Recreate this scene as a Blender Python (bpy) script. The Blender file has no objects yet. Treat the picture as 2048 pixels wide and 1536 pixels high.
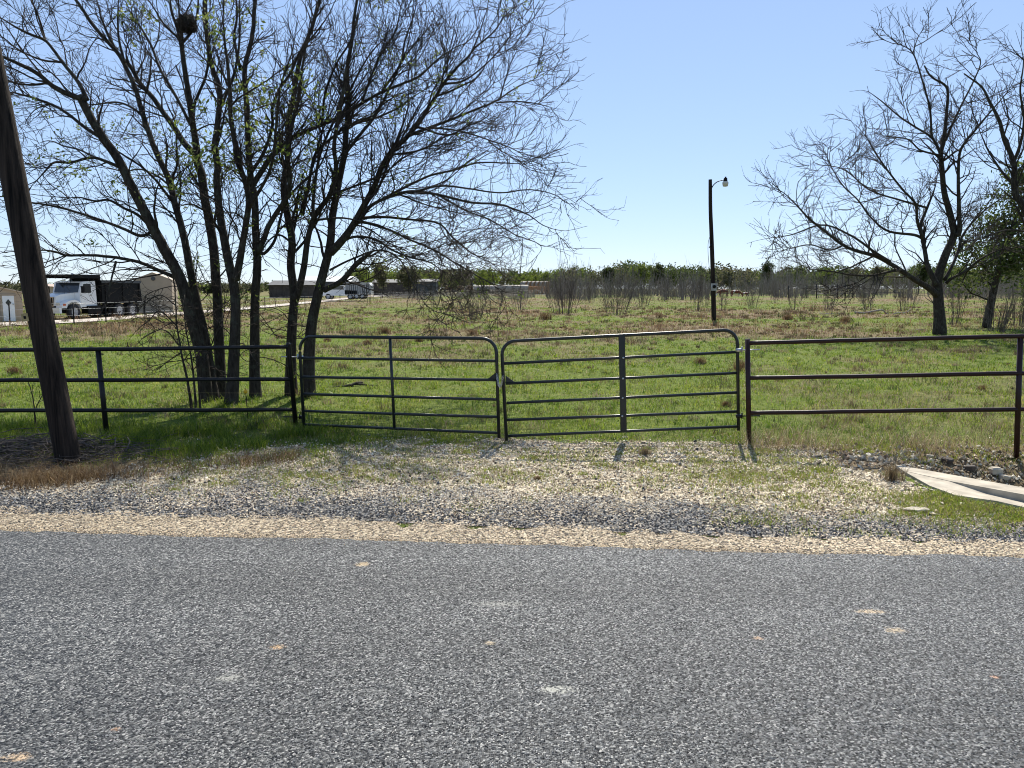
import bpy, math, random
import numpy as np
from mathutils import Vector, Matrix

# ------------------------------------------------------------------ camera, light, sky
SC = bpy.context.scene
COL = SC.collection
H = 1.9                      # eye height over the road
F = 1539.0                   # focal length in photo pixels (photo 2048 x 1536)
PITCH = math.atan(191.0 / F)
cam_d = bpy.data.cameras.new('camera')
cam = bpy.data.objects.new('camera', cam_d)
COL.objects.link(cam)
cam.location = (0, 0, H)
cam.rotation_euler = (math.radians(90) - PITCH, 0, 0)
cam_d.sensor_width = 36.0
cam_d.lens = 36.0 * F / 2048.0
cam_d.clip_start = 0.05
cam_d.clip_end = 6000
SC.camera = cam

SUN_EL, SUN_AZ = math.radians(50), math.radians(10)     # azimuth from +Y towards +X
W = bpy.data.worlds.new('World')
SC.world = W
W.use_nodes = True
nt = W.node_tree
nt.nodes.clear()
sky = nt.nodes.new('ShaderNodeTexSky')
sky.sky_type = 'NISHITA'
sky.sun_disc = False
sky.sun_elevation = SUN_EL
sky.sun_rotation = SUN_AZ
sky.altitude = 1200
sky.air_density = 1.0
sky.dust_density = 0.15
sky.ozone_density = 4.0
bg = nt.nodes.new('ShaderNodeBackground')
bg.inputs['Strength'].default_value = 0.15
def _vm(op, a, v):
    n = nt.nodes.new('ShaderNodeVectorMath'); n.operation = op
    nt.links.new(a, n.inputs[0]); n.inputs[1].default_value = v
    return n.outputs[0]
gm = nt.nodes.new('ShaderNodeGamma'); gm.inputs[1].default_value = 0.53
nt.links.new(_vm('MULTIPLY', sky.outputs[0], (0.188,) * 3), gm.inputs[0])
skyc = _vm('MULTIPLY', gm.outputs[0], (2.92, 3.20, 3.76))
wo = nt.nodes.new('ShaderNodeOutputWorld')
nt.links.new(skyc, bg.inputs[0])
nt.links.new(bg.outputs[0], wo.inputs[0])

sd = bpy.data.lights.new('sun', 'SUN')
sd.energy = 5.0
sd.angle = math.radians(0.53)
sd.color = (1.0, 0.94, 0.83)
sun = bpy.data.objects.new('sun', sd)
COL.objects.link(sun)
sdir = Vector((math.sin(SUN_AZ) * math.cos(SUN_EL), math.cos(SUN_AZ) * math.cos(SUN_EL), math.sin(SUN_EL)))
sun.rotation_euler = (-sdir).to_track_quat('-Z', 'Y').to_euler()
sun.location = sdir * 100

SC.view_settings.view_transform = 'Standard'
SC.view_settings.look = 'None'
SC.view_settings.exposure = 0.65
SC.view_settings.gamma = 1.0
SC.view_settings.use_curve_mapping = False
SC.cycles.pixel_filter_type = 'BLACKMAN_HARRIS'
SC.cycles.filter_width = 1.05

# ------------------------------------------------------------------ helpers: picture to world, noise
CP, SP = math.cos(PITCH), math.sin(PITCH)

def ray(px, py):
    cx, cy = (px - 1024.0) / F, (768.0 - py) / F
    return (cx, CP + cy * SP, -SP + cy * CP)

def G(px, py, z=0.0):                    # ground point seen at a photo pixel
    d = ray(px, py)
    s = (z - H) / d[2]
    return Vector((d[0] * s, d[1] * s, z))

def D(px, py, Y):                        # point at distance Y seen at a photo pixel
    d = ray(px, py)
    s = Y / d[1]
    return Vector((d[0] * s, Y, H + d[2] * s))

def smooth(a, b, v):
    t = np.clip((np.asarray(v, float) - a) / (b - a), 0, 1)
    return t * t * (3 - 2 * t)

def _hash(ix, iy, seed):
    h = (ix.astype(np.int64) * 374761393 + iy.astype(np.int64) * 668265263 + seed * 974711) & 0x7fffffff
    h = ((h ^ (h >> 13)) * 1274126177) & 0x7fffffff
    h = (h ^ (h >> 16)) & 0xffff
    return h / 65535.0

def vnoise(x, y, seed=0):
    x = np.asarray(x, float); y = np.asarray(y, float)
    ix, iy = np.floor(x), np.floor(y)
    fx, fy = x - ix, y - iy
    fx = fx * fx * (3 - 2 * fx); fy = fy * fy * (3 - 2 * fy)
    a = _hash(ix, iy, seed); b = _hash(ix + 1, iy, seed)
    c = _hash(ix, iy + 1, seed); d = _hash(ix + 1, iy + 1, seed)
    return (a * (1 - fx) + b * fx) * (1 - fy) + (c * (1 - fx) + d * fx) * fy

def fnoise(x, y, seed=0, octs=4):
    s, a, t = 0.0, 1.0, 0.0
    for o in range(octs):
        s = s + a * vnoise(np.asarray(x) * 2 ** o, np.asarray(y) * 2 ** o, seed + 17 * o)
        t += a; a *= 0.55
    return s / t

def gh(x, y):                            # ground height
    x = np.asarray(x, float); y = np.asarray(y, float)
    z = 0.75 * smooth(60, 160, y)
    m = smooth(9.2, 14, y) + smooth(-4.8, -6.5, x) * smooth(7.6, 8.6, y)
    m = np.clip(m, 0, 1)
    z = z + m * (0.10 * (fnoise(x * 0.5, y * 0.5, 3, 3) - 0.5) + 0.05 * (fnoise(x * 2.2, y * 2.2, 5, 2) - 0.5))
    dt = smooth(3.9, 5.6, x) * smooth(6.35, 7.1, y) * (1 - smooth(8.0, 9.0, y))
    z = z - 0.34 * dt
    return z

def g1(x, y):
    return float(gh(np.array([x]), np.array([y]))[0])

# ------------------------------------------------------------------ helpers: materials
def newmat(name):
    m = bpy.data.materials.new(name)
    m.use_nodes = True
    t = m.node_tree
    t.nodes.clear()
    out = t.nodes.new('ShaderNodeOutputMaterial')
    b = t.nodes.new('ShaderNodeBsdfPrincipled')
    t.links.new(b.outputs[0], out.inputs[0])
    return m, t, b, out

def N(t, kind, **kw):
    n = t.nodes.new(kind)
    for k, v in kw.items():
        if k.startswith('i_'):
            n.inputs[k[2:].replace('_', ' ')].default_value = v
        else:
            setattr(n, k, v)
    return n

def coords(t, scale=(1, 1, 1)):
    tc = N(t, 'ShaderNodeTexCoord')
    mp = N(t, 'ShaderNodeMapping')
    mp.inputs['Scale'].default_value = scale
    t.links.new(tc.outputs['Object'], mp.inputs[0])
    return mp.outputs[0]

def ramp(t, src, stops, interp='LINEAR'):
    r = N(t, 'ShaderNodeValToRGB')
    r.color_ramp.interpolation = interp
    e = r.color_ramp.elements
    while len(e) < len(stops):
        e.new(0.5)
    for i, (p, c) in enumerate(stops):
        e[i].position = p
        e[i].color = (c[0], c[1], c[2], 1) if not isinstance(c, float) else (c, c, c, 1)
    t.links.new(src, r.inputs[0])
    return r.outputs[0]

def mixc(t, fac, a, b, blend='MIX'):
    m = N(t, 'ShaderNodeMix', data_type='RGBA', blend_type=blend)
    for s, v in ((m.inputs[0], fac), (m.inputs[6], a), (m.inputs[7], b)):
        if hasattr(v, 'is_output'):
            t.links.new(v, s)
        elif isinstance(v, (int, float)):
            s.default_value = v
        else:
            s.default_value = (v[0], v[1], v[2], 1)
    return m.outputs[2]

def math_(t, op, a, b=0.0, clamp=False):
    m = N(t, 'ShaderNodeMath', operation=op, use_clamp=clamp)
    for s, v in ((m.inputs[0], a), (m.inputs[1], b)):
        if hasattr(v, 'is_output'):
            t.links.new(v, s)
        else:
            s.default_value = v
    return m.outputs[0]

def bump(t, bsdf, h, strength=0.5, dist=0.01):
    b = N(t, 'ShaderNodeBump')
    b.inputs['Strength'].default_value = strength
    b.inputs['Distance'].default_value = dist
    t.links.new(h, b.inputs['Height'])
    t.links.new(b.outputs[0], bsdf.inputs['Normal'])

def plain(name, c, rough=0.6, metal=0.0, vary=0.25, scale=6.0, spec=0.5):
    """paint, cloth, steel ...: a colour with uneven wear and a fine bump"""
    m, t, b, o = newmat(name)
    v = coords(t)
    n = N(t, 'ShaderNodeTexNoise', i_Scale=scale, i_Detail=6.0)
    t.links.new(v, n.inputs['Vector'])
    lo = tuple(x * (1 - vary) for x in c); hi = tuple(min(1, x * (1 + vary)) for x in c)
    t.links.new(ramp(t, n.outputs[0], [(0.3, lo), (0.7, hi)]), b.inputs['Base Color'])
    b.inputs['Roughness'].default_value = rough
    b.inputs['Metallic'].default_value = metal
    b.inputs['Specular IOR Level'].default_value = spec
    n2 = N(t, 'ShaderNodeTexNoise', i_Scale=scale * 12, i_Detail=3.0)
    t.links.new(v, n2.inputs['Vector'])
    bump(t, b, n2.outputs[0], 0.15, 0.004)
    return m

def chips(name, scale, stops, tilt=0.9, rough=0.75, patch=None, patch_scale=1.2, stain=None, fine=1.9):
    """loose or bound stone chips: every Voronoi cell has its own tone and its own tilted facet"""
    m, t, b, o = newmat(name)
    v = coords(t)
    vo = N(t, 'ShaderNodeTexVoronoi', i_Scale=scale); vo.inputs['Randomness'].default_value = 1.0
    t.links.new(v, vo.inputs['Vector'])
    sep = N(t, 'ShaderNodeSeparateColor'); t.links.new(vo.outputs['Color'], sep.inputs[0])
    col = ramp(t, sep.outputs[0], stops)
    if patch:
        pn = N(t, 'ShaderNodeTexNoise', i_Scale=patch_scale, i_Detail=8.0, i_Roughness=0.62)
        t.links.new(v, pn.inputs['Vector'])
        col2 = ramp(t, sep.outputs[1], patch)
        f = ramp(t, math_(t, 'ADD', pn.outputs[0], math_(t, 'MULTIPLY', math_(t, 'SUBTRACT', sep.outputs[2], 0.5), 0.22)), [(0.47, 0.0), (0.58, 1.0)])
        col = mixc(t, f, col, col2)
    if stain:
        for (sx, sy, rx, ry, sc_) in stain:
            mp = N(t, 'ShaderNodeMapping')
            mp.vector_type = 'TEXTURE'
            mp.inputs['Location'].default_value = (sx, sy, 0); mp.inputs['Scale'].default_value = (rx * 0.8, ry * 0.8, 1)
            t.links.new(v, mp.inputs[0])
            ln = N(t, 'ShaderNodeVectorMath', operation='LENGTH'); t.links.new(mp.outputs[0], ln.inputs[0])
            nz = N(t, 'ShaderNodeTexNoise', i_Scale=60.0, i_Detail=6.0, i_Roughness=0.75); t.links.new(v, nz.inputs['Vector'])
            a = math_(t, 'ADD', ln.outputs['Value'], math_(t, 'MULTIPLY', math_(t, 'SUBTRACT', nz.outputs[0], 0.5), 3.2))
            f = math_(t, 'MULTIPLY', ramp(t, a, [(0.55, 0.85), (1.25, 0.0)]), ramp(t, sep.outputs[1], [(0.2, 0.25), (0.55, 1.0)]))
            col = mixc(t, f, col, sc_)
    # soft large-scale wear
    ln_ = N(t, 'ShaderNodeTexNoise', i_Scale=0.55, i_Detail=5.0, i_Roughness=0.6)
    t.links.new(v, ln_.inputs['Vector'])
    col = mixc(t, 1.0, col, ramp(t, ln_.outputs[0], [(0.3, 0.82), (0.7, 1.12)]), 'MULTIPLY')
    st_ = N(t, 'ShaderNodeTexNoise', i_Scale=1.0, i_Detail=4.0); t.links.new(coords(t, (0.06, 0.9, 1)), st_.inputs['Vector'])
    col = mixc(t, 1.0, col, ramp(t, st_.outputs[0], [(0.35, 0.80), (0.65, 1.14)]), 'MULTIPLY')
    t.links.new(col, b.inputs['Base Color'])
    b.inputs['Roughness'].default_value = rough
    b.inputs['Specular IOR Level'].default_value = 0.35
    geo = N(t, 'ShaderNodeNewGeometry')
    sub = N(t, 'ShaderNodeVectorMath', operation='SUBTRACT'); t.links.new(vo.outputs['Color'], sub.inputs[0]); sub.inputs[1].default_value = (0.5, 0.5, 0.5)
    scl = N(t, 'ShaderNodeVectorMath', operation='SCALE'); t.links.new(sub.outputs[0], scl.inputs[0]); scl.inputs['Scale'].default_value = tilt
    add = N(t, 'ShaderNodeVectorMath', operation='ADD'); t.links.new(geo.outputs['Normal'], add.inputs[0]); t.links.new(scl.outputs[0], add.inputs[1])
    nrm = N(t, 'ShaderNodeVectorMath', operation='NORMALIZE'); t.links.new(add.outputs[0], nrm.inputs[0])
    bm = N(t, 'ShaderNodeBump'); bm.invert = True
    bm.inputs['Strength'].default_value = 0.8; bm.inputs['Distance'].default_value = 0.006
    t.links.new(vo.outputs['Distance'], bm.inputs['Height'])
    t.links.new(nrm.outputs[0], bm.inputs['Normal'])
    t.links.new(bm.outputs[0], b.inputs['Normal'])
    return m

def tinted(name, rough=0.8, trans=0.0, spec=0.2):
    """colour per blade / stone / leaf from the mesh attribute 'tint', optionally letting light through"""
    m, t, b, o = newmat(name)
    a = N(t, 'ShaderNodeAttribute', attribute_name='tint')
    t.links.new(a.outputs['Color'], b.inputs['Base Color'])
    b.inputs['Roughness'].default_value = rough
    b.inputs['Specular IOR Level'].default_value = spec
    if trans > 0:
        tr = N(t, 'ShaderNodeBsdfTranslucent')
        t.links.new(a.outputs['Color'], tr.inputs[0])
        mx = N(t, 'ShaderNodeMixShader'); mx.inputs[0].default_value = trans
        t.links.new(b.outputs[0], mx.inputs[1]); t.links.new(tr.outputs[0], mx.inputs[2])
        t.links.new(mx.outputs[0], o.inputs[0])
    return m

def bark(name, dark, light, moss=None, scale=9.0, zs=0.22):
    m, t, b, o = newmat(name)
    v = coords(t, (1, 1, zs))
    n = N(t, 'ShaderNodeTexNoise', i_Scale=scale * 3, i_Detail=8.0, i_Roughness=0.65)
    t.links.new(v, n.inputs['Vector'])
    col = ramp(t, n.outputs[0], [(0.35, dark), (0.68, light)])
    if moss:
        n3 = N(t, 'ShaderNodeTexNoise', i_Scale=scale * 0.7, i_Detail=6.0, i_Roughness=0.7)
        t.links.new(coords(t), n3.inputs['Vector'])
        col = mixc(t, ramp(t, n3.outputs[0], [(0.52, 0.0), (0.62, 0.8)]), col, moss)
    t.links.new(col, b.inputs['Base Color'])
    b.inputs['Roughness'].default_value = 0.9
    b.inputs['Specular IOR Level'].default_value = 0.2
    bump(t, b, n.outputs[0], 0.9, 0.03)
    return m

M = {}
M['road'] = chips('chip_seal', 118, [(0.0, (0.006, 0.007, 0.008)), (0.35, (0.026, 0.028, 0.030)), (0.62, (0.075, 0.079, 0.081)), (0.85, (0.16, 0.164, 0.162)), (1.0, (0.36, 0.36, 0.345))], 1.35, 0.6,
    stain=[(*G(px, py)[:2], rx, ry, c) for px, py, rx, ry, c in (
        (556, 1300, .055, .04, (0.50, 0.33, 0.17)), (725, 1133, .07, .06, (0.48, 0.36, 0.2)), (1740, 1228, .12, .04, (0.45, 0.35, 0.22)),
        (1790, 1266, .08, .05, (0.45, 0.36, 0.24)), (1515, 1282, .04, .03, (0.5, 0.33, 0.2)), (35, 1522, .08, .04, (0.55, 0.4, 0.25)),
        (232, 1465, .03, .02, (0.5, 0.3, 0.17)), (1115, 1385, .12, .05, (0.36, 0.36, 0.32)), (980, 1292, .04, .03, (0.5, 0.4, 0.25)),
        (460, 1362, .1, .05, (0.3, 0.3, 0.27)), (1000, 1213, .2, .06, (0.24, 0.24, 0.22)), (1990, 1360, .03, .02, (0.5, 0.3, 0.2)))])
M['tan_gravel'] = chips('tan_gravel', 70, [(0.0, (0.03, 0.03, 0.03)), (0.16, (0.09, 0.075, 0.06)), (0.34, (0.27, 0.21, 0.14)), (0.7, (0.40, 0.325, 0.22)), (1.0, (0.60, 0.52, 0.38))], 1.3, 0.85)
M['shoulder'] = chips('shoulder_gravel', 60, [(0.0, (0.01, 0.011, 0.013)), (0.45, (0.05, 0.053, 0.058)), (0.8, (0.2, 0.19, 0.175)), (1.0, (0.45, 0.42, 0.36))], 1.2, 0.8,
    patch=[(0.0, (0.06, 0.05, 0.04)), (0.5, (0.28, 0.23, 0.165)), (1.0, (0.55, 0.48, 0.36))], patch_scale=1.1)
M['drive'] = chips('driveway_gravel', 48, [(0.0, (0.08, 0.065, 0.045)), (0.35, (0.40, 0.33, 0.225)), (1.0, (0.68, 0.6, 0.46))], 1.0, 0.85,
    patch=[(0.0, (0.07, 0.06, 0.04)), (0.5, (0.27, 0.22, 0.15)), (1.0, (0.46, 0.4, 0.29))], patch_scale=1.6)
M['track'] = chips('farm_track', 30, [(0.0, (0.36, 0.31, 0.26)), (1.0, (0.6, 0.54, 0.47))], 0.5, 0.9)
M['stone'] = tinted('loose_stone', 0.8, 0.0, 0.3)
M['blade'] = tinted('grass_blade', 0.55, 0.5, 0.35)
M['dryblade'] = tinted('dry_blade', 0.7, 0.3, 0.2)
M['leaf'] = tinted('leaf', 0.55, 0.45, 0.3)
M['farleaf'] = tinted('far_leaf', 0.8, 0.45, 0.1)
M['bark'] = bark('grey_bark', (0.018, 0.014, 0.011), (0.07, 0.057, 0.045), (0.075, 0.075, 0.055))
M['twig'] = bark('twig_bark', (0.022, 0.017, 0.014), (0.07, 0.056, 0.047))
M['bushtwig'] = bark('bush_bark', (0.07, 0.058, 0.05), (0.17, 0.145, 0.125))
M['brushtwig'] = bark('far_brush_bark', (0.17, 0.145, 0.12), (0.34, 0.30, 0.26))
M['deadwood'] = bark('bleached_wood', (0.16, 0.13, 0.11), (0.45, 0.41, 0.36))
M['pole'] = bark('weathered_pole', (0.004, 0.003, 0.0025), (0.058, 0.042, 0.032), None, 7.0, 0.035)
M['blackpipe'] = plain('black_pipe', (0.009, 0.009, 0.0095), 0.4, 0.0, 0.35, 9, 0.3)
M['redpipe'] = plain('oxide_red_pipe', (0.022, 0.007, 0.006), 0.38, 0.0, 0.35, 9, 0.3)
M['gatepaint'] = plain('gate_paint', (0.017, 0.021, 0.021), 0.33, 0.0, 0.25, 9, 0.4)
M['zinc'] = plain('zinc', (0.45, 0.46, 0.47), 0.4, 0.8, 0.2, 20)
M['concrete'] = plain('concrete', (0.42, 0.375, 0.30), 0.9, 0.0, 0.32, 5, 0.2)
M['whitepaint'] = plain('white_paint', (0.78, 0.78, 0.76), 0.3, 0.0, 0.05, 3)
M['black'] = plain('black_steel', (0.006, 0.006, 0.006), 0.6, 0.0, 0.3, 4, 0.15)
M['rubber'] = plain('rubber', (0.025, 0.025, 0.026), 0.8, 0.0, 0.2, 10)
M['rim'] = plain('rim_steel', (0.38, 0.38, 0.37), 0.5, 0.3, 0.3, 8)
M['chrome'] = plain('chrome', (0.6, 0.6, 0.6), 0.15, 1.0, 0.05, 8)
M['glass'] = plain('dark_glass', (0.03, 0.035, 0.04), 0.06, 0.0, 0.1, 2, 0.8)
M['amber'] = plain('amber_lens', (0.5, 0.09, 0.02), 0.3, 0.0, 0.1, 8)
M['yellow'] = plain('yellow_plastic', (0.75, 0.45, 0.02), 0.5, 0.0, 0.1, 8)
M['tagtin'] = plain('tag_tin', (0.35, 0.27, 0.12), 0.5, 0.2, 0.3, 30)
M['roofwhite'] = plain('white_roof_sheet', (0.72, 0.72, 0.70), 0.4, 0.0, 0.08, 1)
M['greysheet'] = plain('grey_sheet_metal', (0.07, 0.073, 0.075), 0.6, 0.1, 0.3, 1.5, 0.3)
M['rustsheet'] = plain('brown_sheet_metal', (0.07, 0.056, 0.046), 0.7, 0.1, 0.4, 1.5, 0.3)
M['rust'] = plain('rust', (0.2, 0.07, 0.03), 0.8, 0.0, 0.4, 8)
M['lampglass'] = plain('lamp_glass', (0.55, 0.53, 0.46), 0.25, 0.0, 0.1, 30)
M['haywrap'] = plain('bale_wrap', (0.30, 0.265, 0.21), 0.7, 0.0, 0.18, 3)
M['hayend'] = plain('hay_end', (0.22, 0.14, 0.07), 0.95, 0.0, 0.4, 12)
M['oldhay'] = plain('old_hay', (0.34, 0.17, 0.07), 0.95, 0.0, 0.3, 8)

def siding(name, c, pitch):
    m, t, b, o = newmat(name)
    w = N(t, 'ShaderNodeTexWave', wave_type='BANDS', bands_direction='Z', wave_profile='SAW')
    w.inputs['Scale'].default_value = 0.314 / pitch
    t.links.new(coords(t), w.inputs['Vector'])
    n = N(t, 'ShaderNodeTexNoise', i_Scale=1.5, i_Detail=5.0); t.links.new(coords(t), n.inputs['Vector'])
    t.links.new(ramp(t, n.outputs[0], [(0.3, tuple(x * 0.85 for x in c)), (0.7, c)]), b.inputs['Base Color'])
    b.inputs['Roughness'].default_value = 0.6
    bump(t, b, w.outputs[0], 0.8, 0.03)
    return m
M['siding'] = siding('tan_siding', (0.42, 0.33, 0.24), 0.2)
M['tansheet'] = siding('tan_sheet', (0.40, 0.32, 0.235), 0.3)
M['tanroof'] = plain('tan_roof', (0.5, 0.38, 0.28), 0.5, 0.0, 0.1, 2)

def cowhide():
    m, t, b, o = newmat('red_and_white_hide')
    n = N(t, 'ShaderNodeTexNoise', i_Scale=1.6, i_Detail=3.0)
    t.links.new(coords(t), n.inputs['Vector'])
    t.links.new(ramp(t, n.outputs[0], [(0.54, (0.16, 0.045, 0.025)), (0.57, (0.75, 0.7, 0.64))]), b.inputs['Base Color'])
    b.inputs['Roughness'].default_value = 0.8
    return m
M['cow'] = cowhide()

def groundmat():
    m, t, b, o = newmat('field_soil')
    a = N(t, 'ShaderNodeAttribute', attribute_name='dry')
    v = coords(t)
    n = N(t, 'ShaderNodeTexNoise', i_Scale=9.0, i_Detail=10.0, i_Roughness=0.7); t.links.new(v, n.inputs['Vector'])
    n2 = N(t, 'ShaderNodeTexNoise', i_Scale=0.9, i_Detail=8.0, i_Roughness=0.65); t.links.new(v, n2.inputs['Vector'])
    green = ramp(t, n.outputs[0], [(0.3, (0.04, 0.06, 0.01)), (0.55, (0.12, 0.16, 0.027)), (0.75, (0.23, 0.23, 0.08))])
    dry = ramp(t, n.outputs[0], [(0.3, (0.08, 0.062, 0.036)), (0.55, (0.2, 0.15, 0.09)), (0.78, (0.34, 0.27, 0.17))])
    f = math_(t, 'ADD', a.outputs['Fac'], math_(t, 'MULTIPLY', math_(t, 'SUBTRACT', n2.outputs[0], 0.5), 1.0), True)
    t.links.new(mixc(t, f, green, dry), b.inputs['Base Color'])
    b.inputs['Roughness'].default_value = 0.95
    b.inputs['Specular IOR Level'].default_value = 0.1
    bump(t, b, n.outputs[0], 1.0, 0.05)
    return m
M['ground'] = groundmat()

# ------------------------------------------------------------------ helpers: meshes and objects
class MB:
    """collects tubes, boxes and panels; build() links them as ONE mesh object"""
    def __init__(s):
        s.v = []; s.f = []; s.n = 0; s.tint = []
    def add(s, v, faces, tint=None, mat=0, smooth=True):
        v = np.asarray(v, float).reshape(-1, 3)
        for f in faces:
            f = np.asarray(f, np.int64)
            s.f.append((f + s.n, mat, smooth))
        s.v.append(v); s.n += len(v)
        if tint is not None:
            t = np.asarray(tint, float)
            s.tint.append(np.broadcast_to(t, (len(v), 3)) if t.ndim == 1 else t)
    def box(s, c, size, rz=0.0, mat=0, taper=(1, 1)):
        hx, hy, hz = size[0] / 2, size[1] / 2, size[2] / 2
        v = []
        for z in (-hz, hz):
            k = taper if z > 0 else (1, 1)
            for x, y in ((-hx, -hy), (hx, -hy), (hx, hy), (-hx, hy)):
                v.append((x * k[0], y * k[1], z))
        v = np.array(v)
        cr, sr = math.cos(rz), math.sin(rz)
        R_ = np.array([[cr, -sr, 0], [sr, cr, 0], [0, 0, 1]])
        v = v @ R_.T + np.array(c)
        s.add(v, [[[0, 3, 2, 1], [4, 5, 6, 7], [0, 1, 5, 4], [1, 2, 6, 5], [2, 3, 7, 6], [3, 0, 4, 7]]], mat=mat, smooth=False)
        return s
    def prism(s, poly, a, b, axis='y', mat=0):
        """polygon in two coordinates pushed from a to b along an axis"""
        n = len(poly)
        v = []
        for q in (a, b):
            for p0, p1 in poly:
                v.append({'y': (p0, q, p1), 'x': (q, p0, p1), 'z': (p0, p1, q)}[axis])
        fs = [[[i, (i + 1) % n, n + (i + 1) % n, n + i] for i in range(n)], [list(range(n))[::-1]], [list(range(n, 2 * n))]]
        s.add(v, fs, mat=mat, smooth=False)
        return s
    def tubes(s, P, R, sides=6, caps=True, tint=None, mat=0):
        P = np.asarray(P, float); R = np.asarray(R, float)
        if P.ndim == 2:
            P = P[None]; R = R[None]
        Nn, K, _ = P.shape
        T = np.gradient(P, axis=1)
        T /= np.linalg.norm(T, axis=2, keepdims=True) + 1e-9
        mean = P[:, -1] - P[:, 0]
        mean /= np.linalg.norm(mean, axis=1, keepdims=True) + 1e-9
        ref = np.where(np.abs(mean[:, 2:3]) < 0.8, np.array([[0, 0, 1.0]]), np.array([[0, 1.0, 0]]))
        ref = np.repeat(ref[:, None, :], K, 1)
        U = ref - (ref * T).sum(2, keepdims=True) * T
        U /= np.linalg.norm(U, axis=2, keepdims=True) + 1e-9
        V = np.cross(T, U)
        an = np.arange(sides) * 2 * math.pi / sides
        X = P[:, :, None, :] + R[:, :, None, None] * (np.cos(an)[None, None, :, None] * U[:, :, None, :] + np.sin(an)[None, None, :, None] * V[:, :, None, :])
        idx = np.arange(Nn * K * sides).reshape(Nn, K, sides)
        a = idx[:, :-1, :]; b = np.roll(a, -1, 2); d = idx[:, 1:, :]; c = np.roll(d, -1, 2)
        fs = [np.stack([a, b, c, d], -1).reshape(-1, 4)]
        if caps:
            fs += [idx[:, 0, ::-1], idx[:, -1, :]]
        tt = None
        if tint is not None:
            tt = np.repeat(np.asarray(tint, float), K * sides, 0)
        s.add(X.reshape(-1, 3), fs, tint=tt, mat=mat)
        return s
    def rod(s, p, q, r, sides=10, mat=0, r2=None):
        return s.tubes(np.array([p, q]), np.array([r, r if r2 is None else r2]), sides, True, mat=mat)
    def lathe(s, prof, c, sides=20, axis=(0, 0, 1), mat=0):
        """profile of (radius, height) turned round an axis through c"""
        ax = Vector(axis).normalized()
        u = ax.orthogonal().normalized(); w = ax.cross(u)
        v = []
        for r, h in prof:
            for k in range(sides):
                an = 2 * math.pi * k / sides
                v.append(Vector(c) + ax * h + (u * math.cos(an) + w * math.sin(an)) * r)
        K = len(prof)
        q = [[i * sides + k, i * sides + (k + 1) % sides, (i + 1) * sides + (k + 1) % sides, (i + 1) * sides + k] for i in range(K - 1) for k in range(sides)]
        s.add([tuple(x) for x in v], [q, [list(range(sides))[::-1]], [list(range((K - 1) * sides, K * sides))]], mat=mat)
        return s
    def build(s, name, mats, parent=None, sharp=True):
        if not isinstance(mats, (list, tuple)):
            mats = [mats]
        me = bpy.data.meshes.new(name)
        v = np.concatenate(s.v).astype(np.float32)
        me.vertices.add(len(v)); me.vertices.foreach_set('co', v.ravel())
        loops = np.concatenate([f.ravel() for f, _, _ in s.f])
        tot = np.concatenate([np.full(len(f), f.shape[1]) for f, _, _ in s.f])
        mi = np.concatenate([np.full(len(f), m) for f, m, _ in s.f])
        sm = np.concatenate([np.full(len(f), k and f.shape[1] <= 4) for f, _, k in s.f])
        st = np.concatenate([[0], np.cumsum(tot)[:-1]])
        me.loops.add(len(loops)); me.loops.foreach_set('vertex_index', loops.astype(np.int32))
        me.polygons.add(len(tot))
        me.polygons.foreach_set('loop_start', st.astype(np.int32))
        me.polygons.foreach_set('loop_total', tot.astype(np.int32))
        for m in mats:
            me.materials.append(m)
        me.polygons.foreach_set('material_index', mi.astype(np.int32))
        me.polygons.foreach_set('use_smooth', sm.astype(bool))
        if s.tint:
            tv = np.concatenate(s.tint)
            at = me.attributes.new('tint', 'FLOAT_COLOR', 'POINT')
            at.data.foreach_set('color', np.concatenate([tv, np.ones((len(tv), 1))], 1).astype(np.float32).ravel())
        me.update(calc_edges=True)
        o = bpy.data.objects.new(name, me)
        COL.objects.link(o)
        if parent is not None:
            o.parent = parent
        return o

def tag(o, label=None, cat=None, group=None, kind=None):
    if label: o['label'] = label
    if cat: o['category'] = cat
    if group: o['group'] = group
    if kind: o['kind'] = kind
    return o

def thing(name, label, cat, loc=(0, 0, 0), rz=0.0, group=None):
    e = bpy.data.objects.new(name, None)
    e.empty_display_size = 0.2
    COL.objects.link(e)
    e.location = loc; e.rotation_euler = (0, 0, rz)
    return tag(e, label, cat, group)

def dup(o, loc, rz=0.0, scale=1.0, label=None):
    """copy a thing with its parts and their sub-parts"""
    def rec(q, par):
        c = q.copy(); COL.objects.link(c)
        if par is not None:
            c.parent = par
        for ch in q.children:
            rec(ch, c)
        return c
    r = rec(o, None)
    r.location = loc; r.rotation_euler = (0, 0, rz); r.scale = (scale,) * 3
    if label: r['label'] = label
    return r

def loc_all(mb, base):                  # shift collected vertices so the part sits relative to its thing
    mb.v = [v - np.array(base) for v in mb.v]
    return mb

# ------------------------------------------------------------------ the setting: ground, road, gravel
def axis(dense0, dense1, step, far0, far1, g=1.12):
    a = list(np.arange(dense0, dense1 + 1e-6, step))
    s, x = step, a[-1]
    while x < far1:
        s *= g; x += s; a.append(min(x, far1))
    s, x = step, a[0]
    while x > far0:
        s *= g; x -= s; a.insert(0, max(x, far0))
    return np.array(a)

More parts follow.
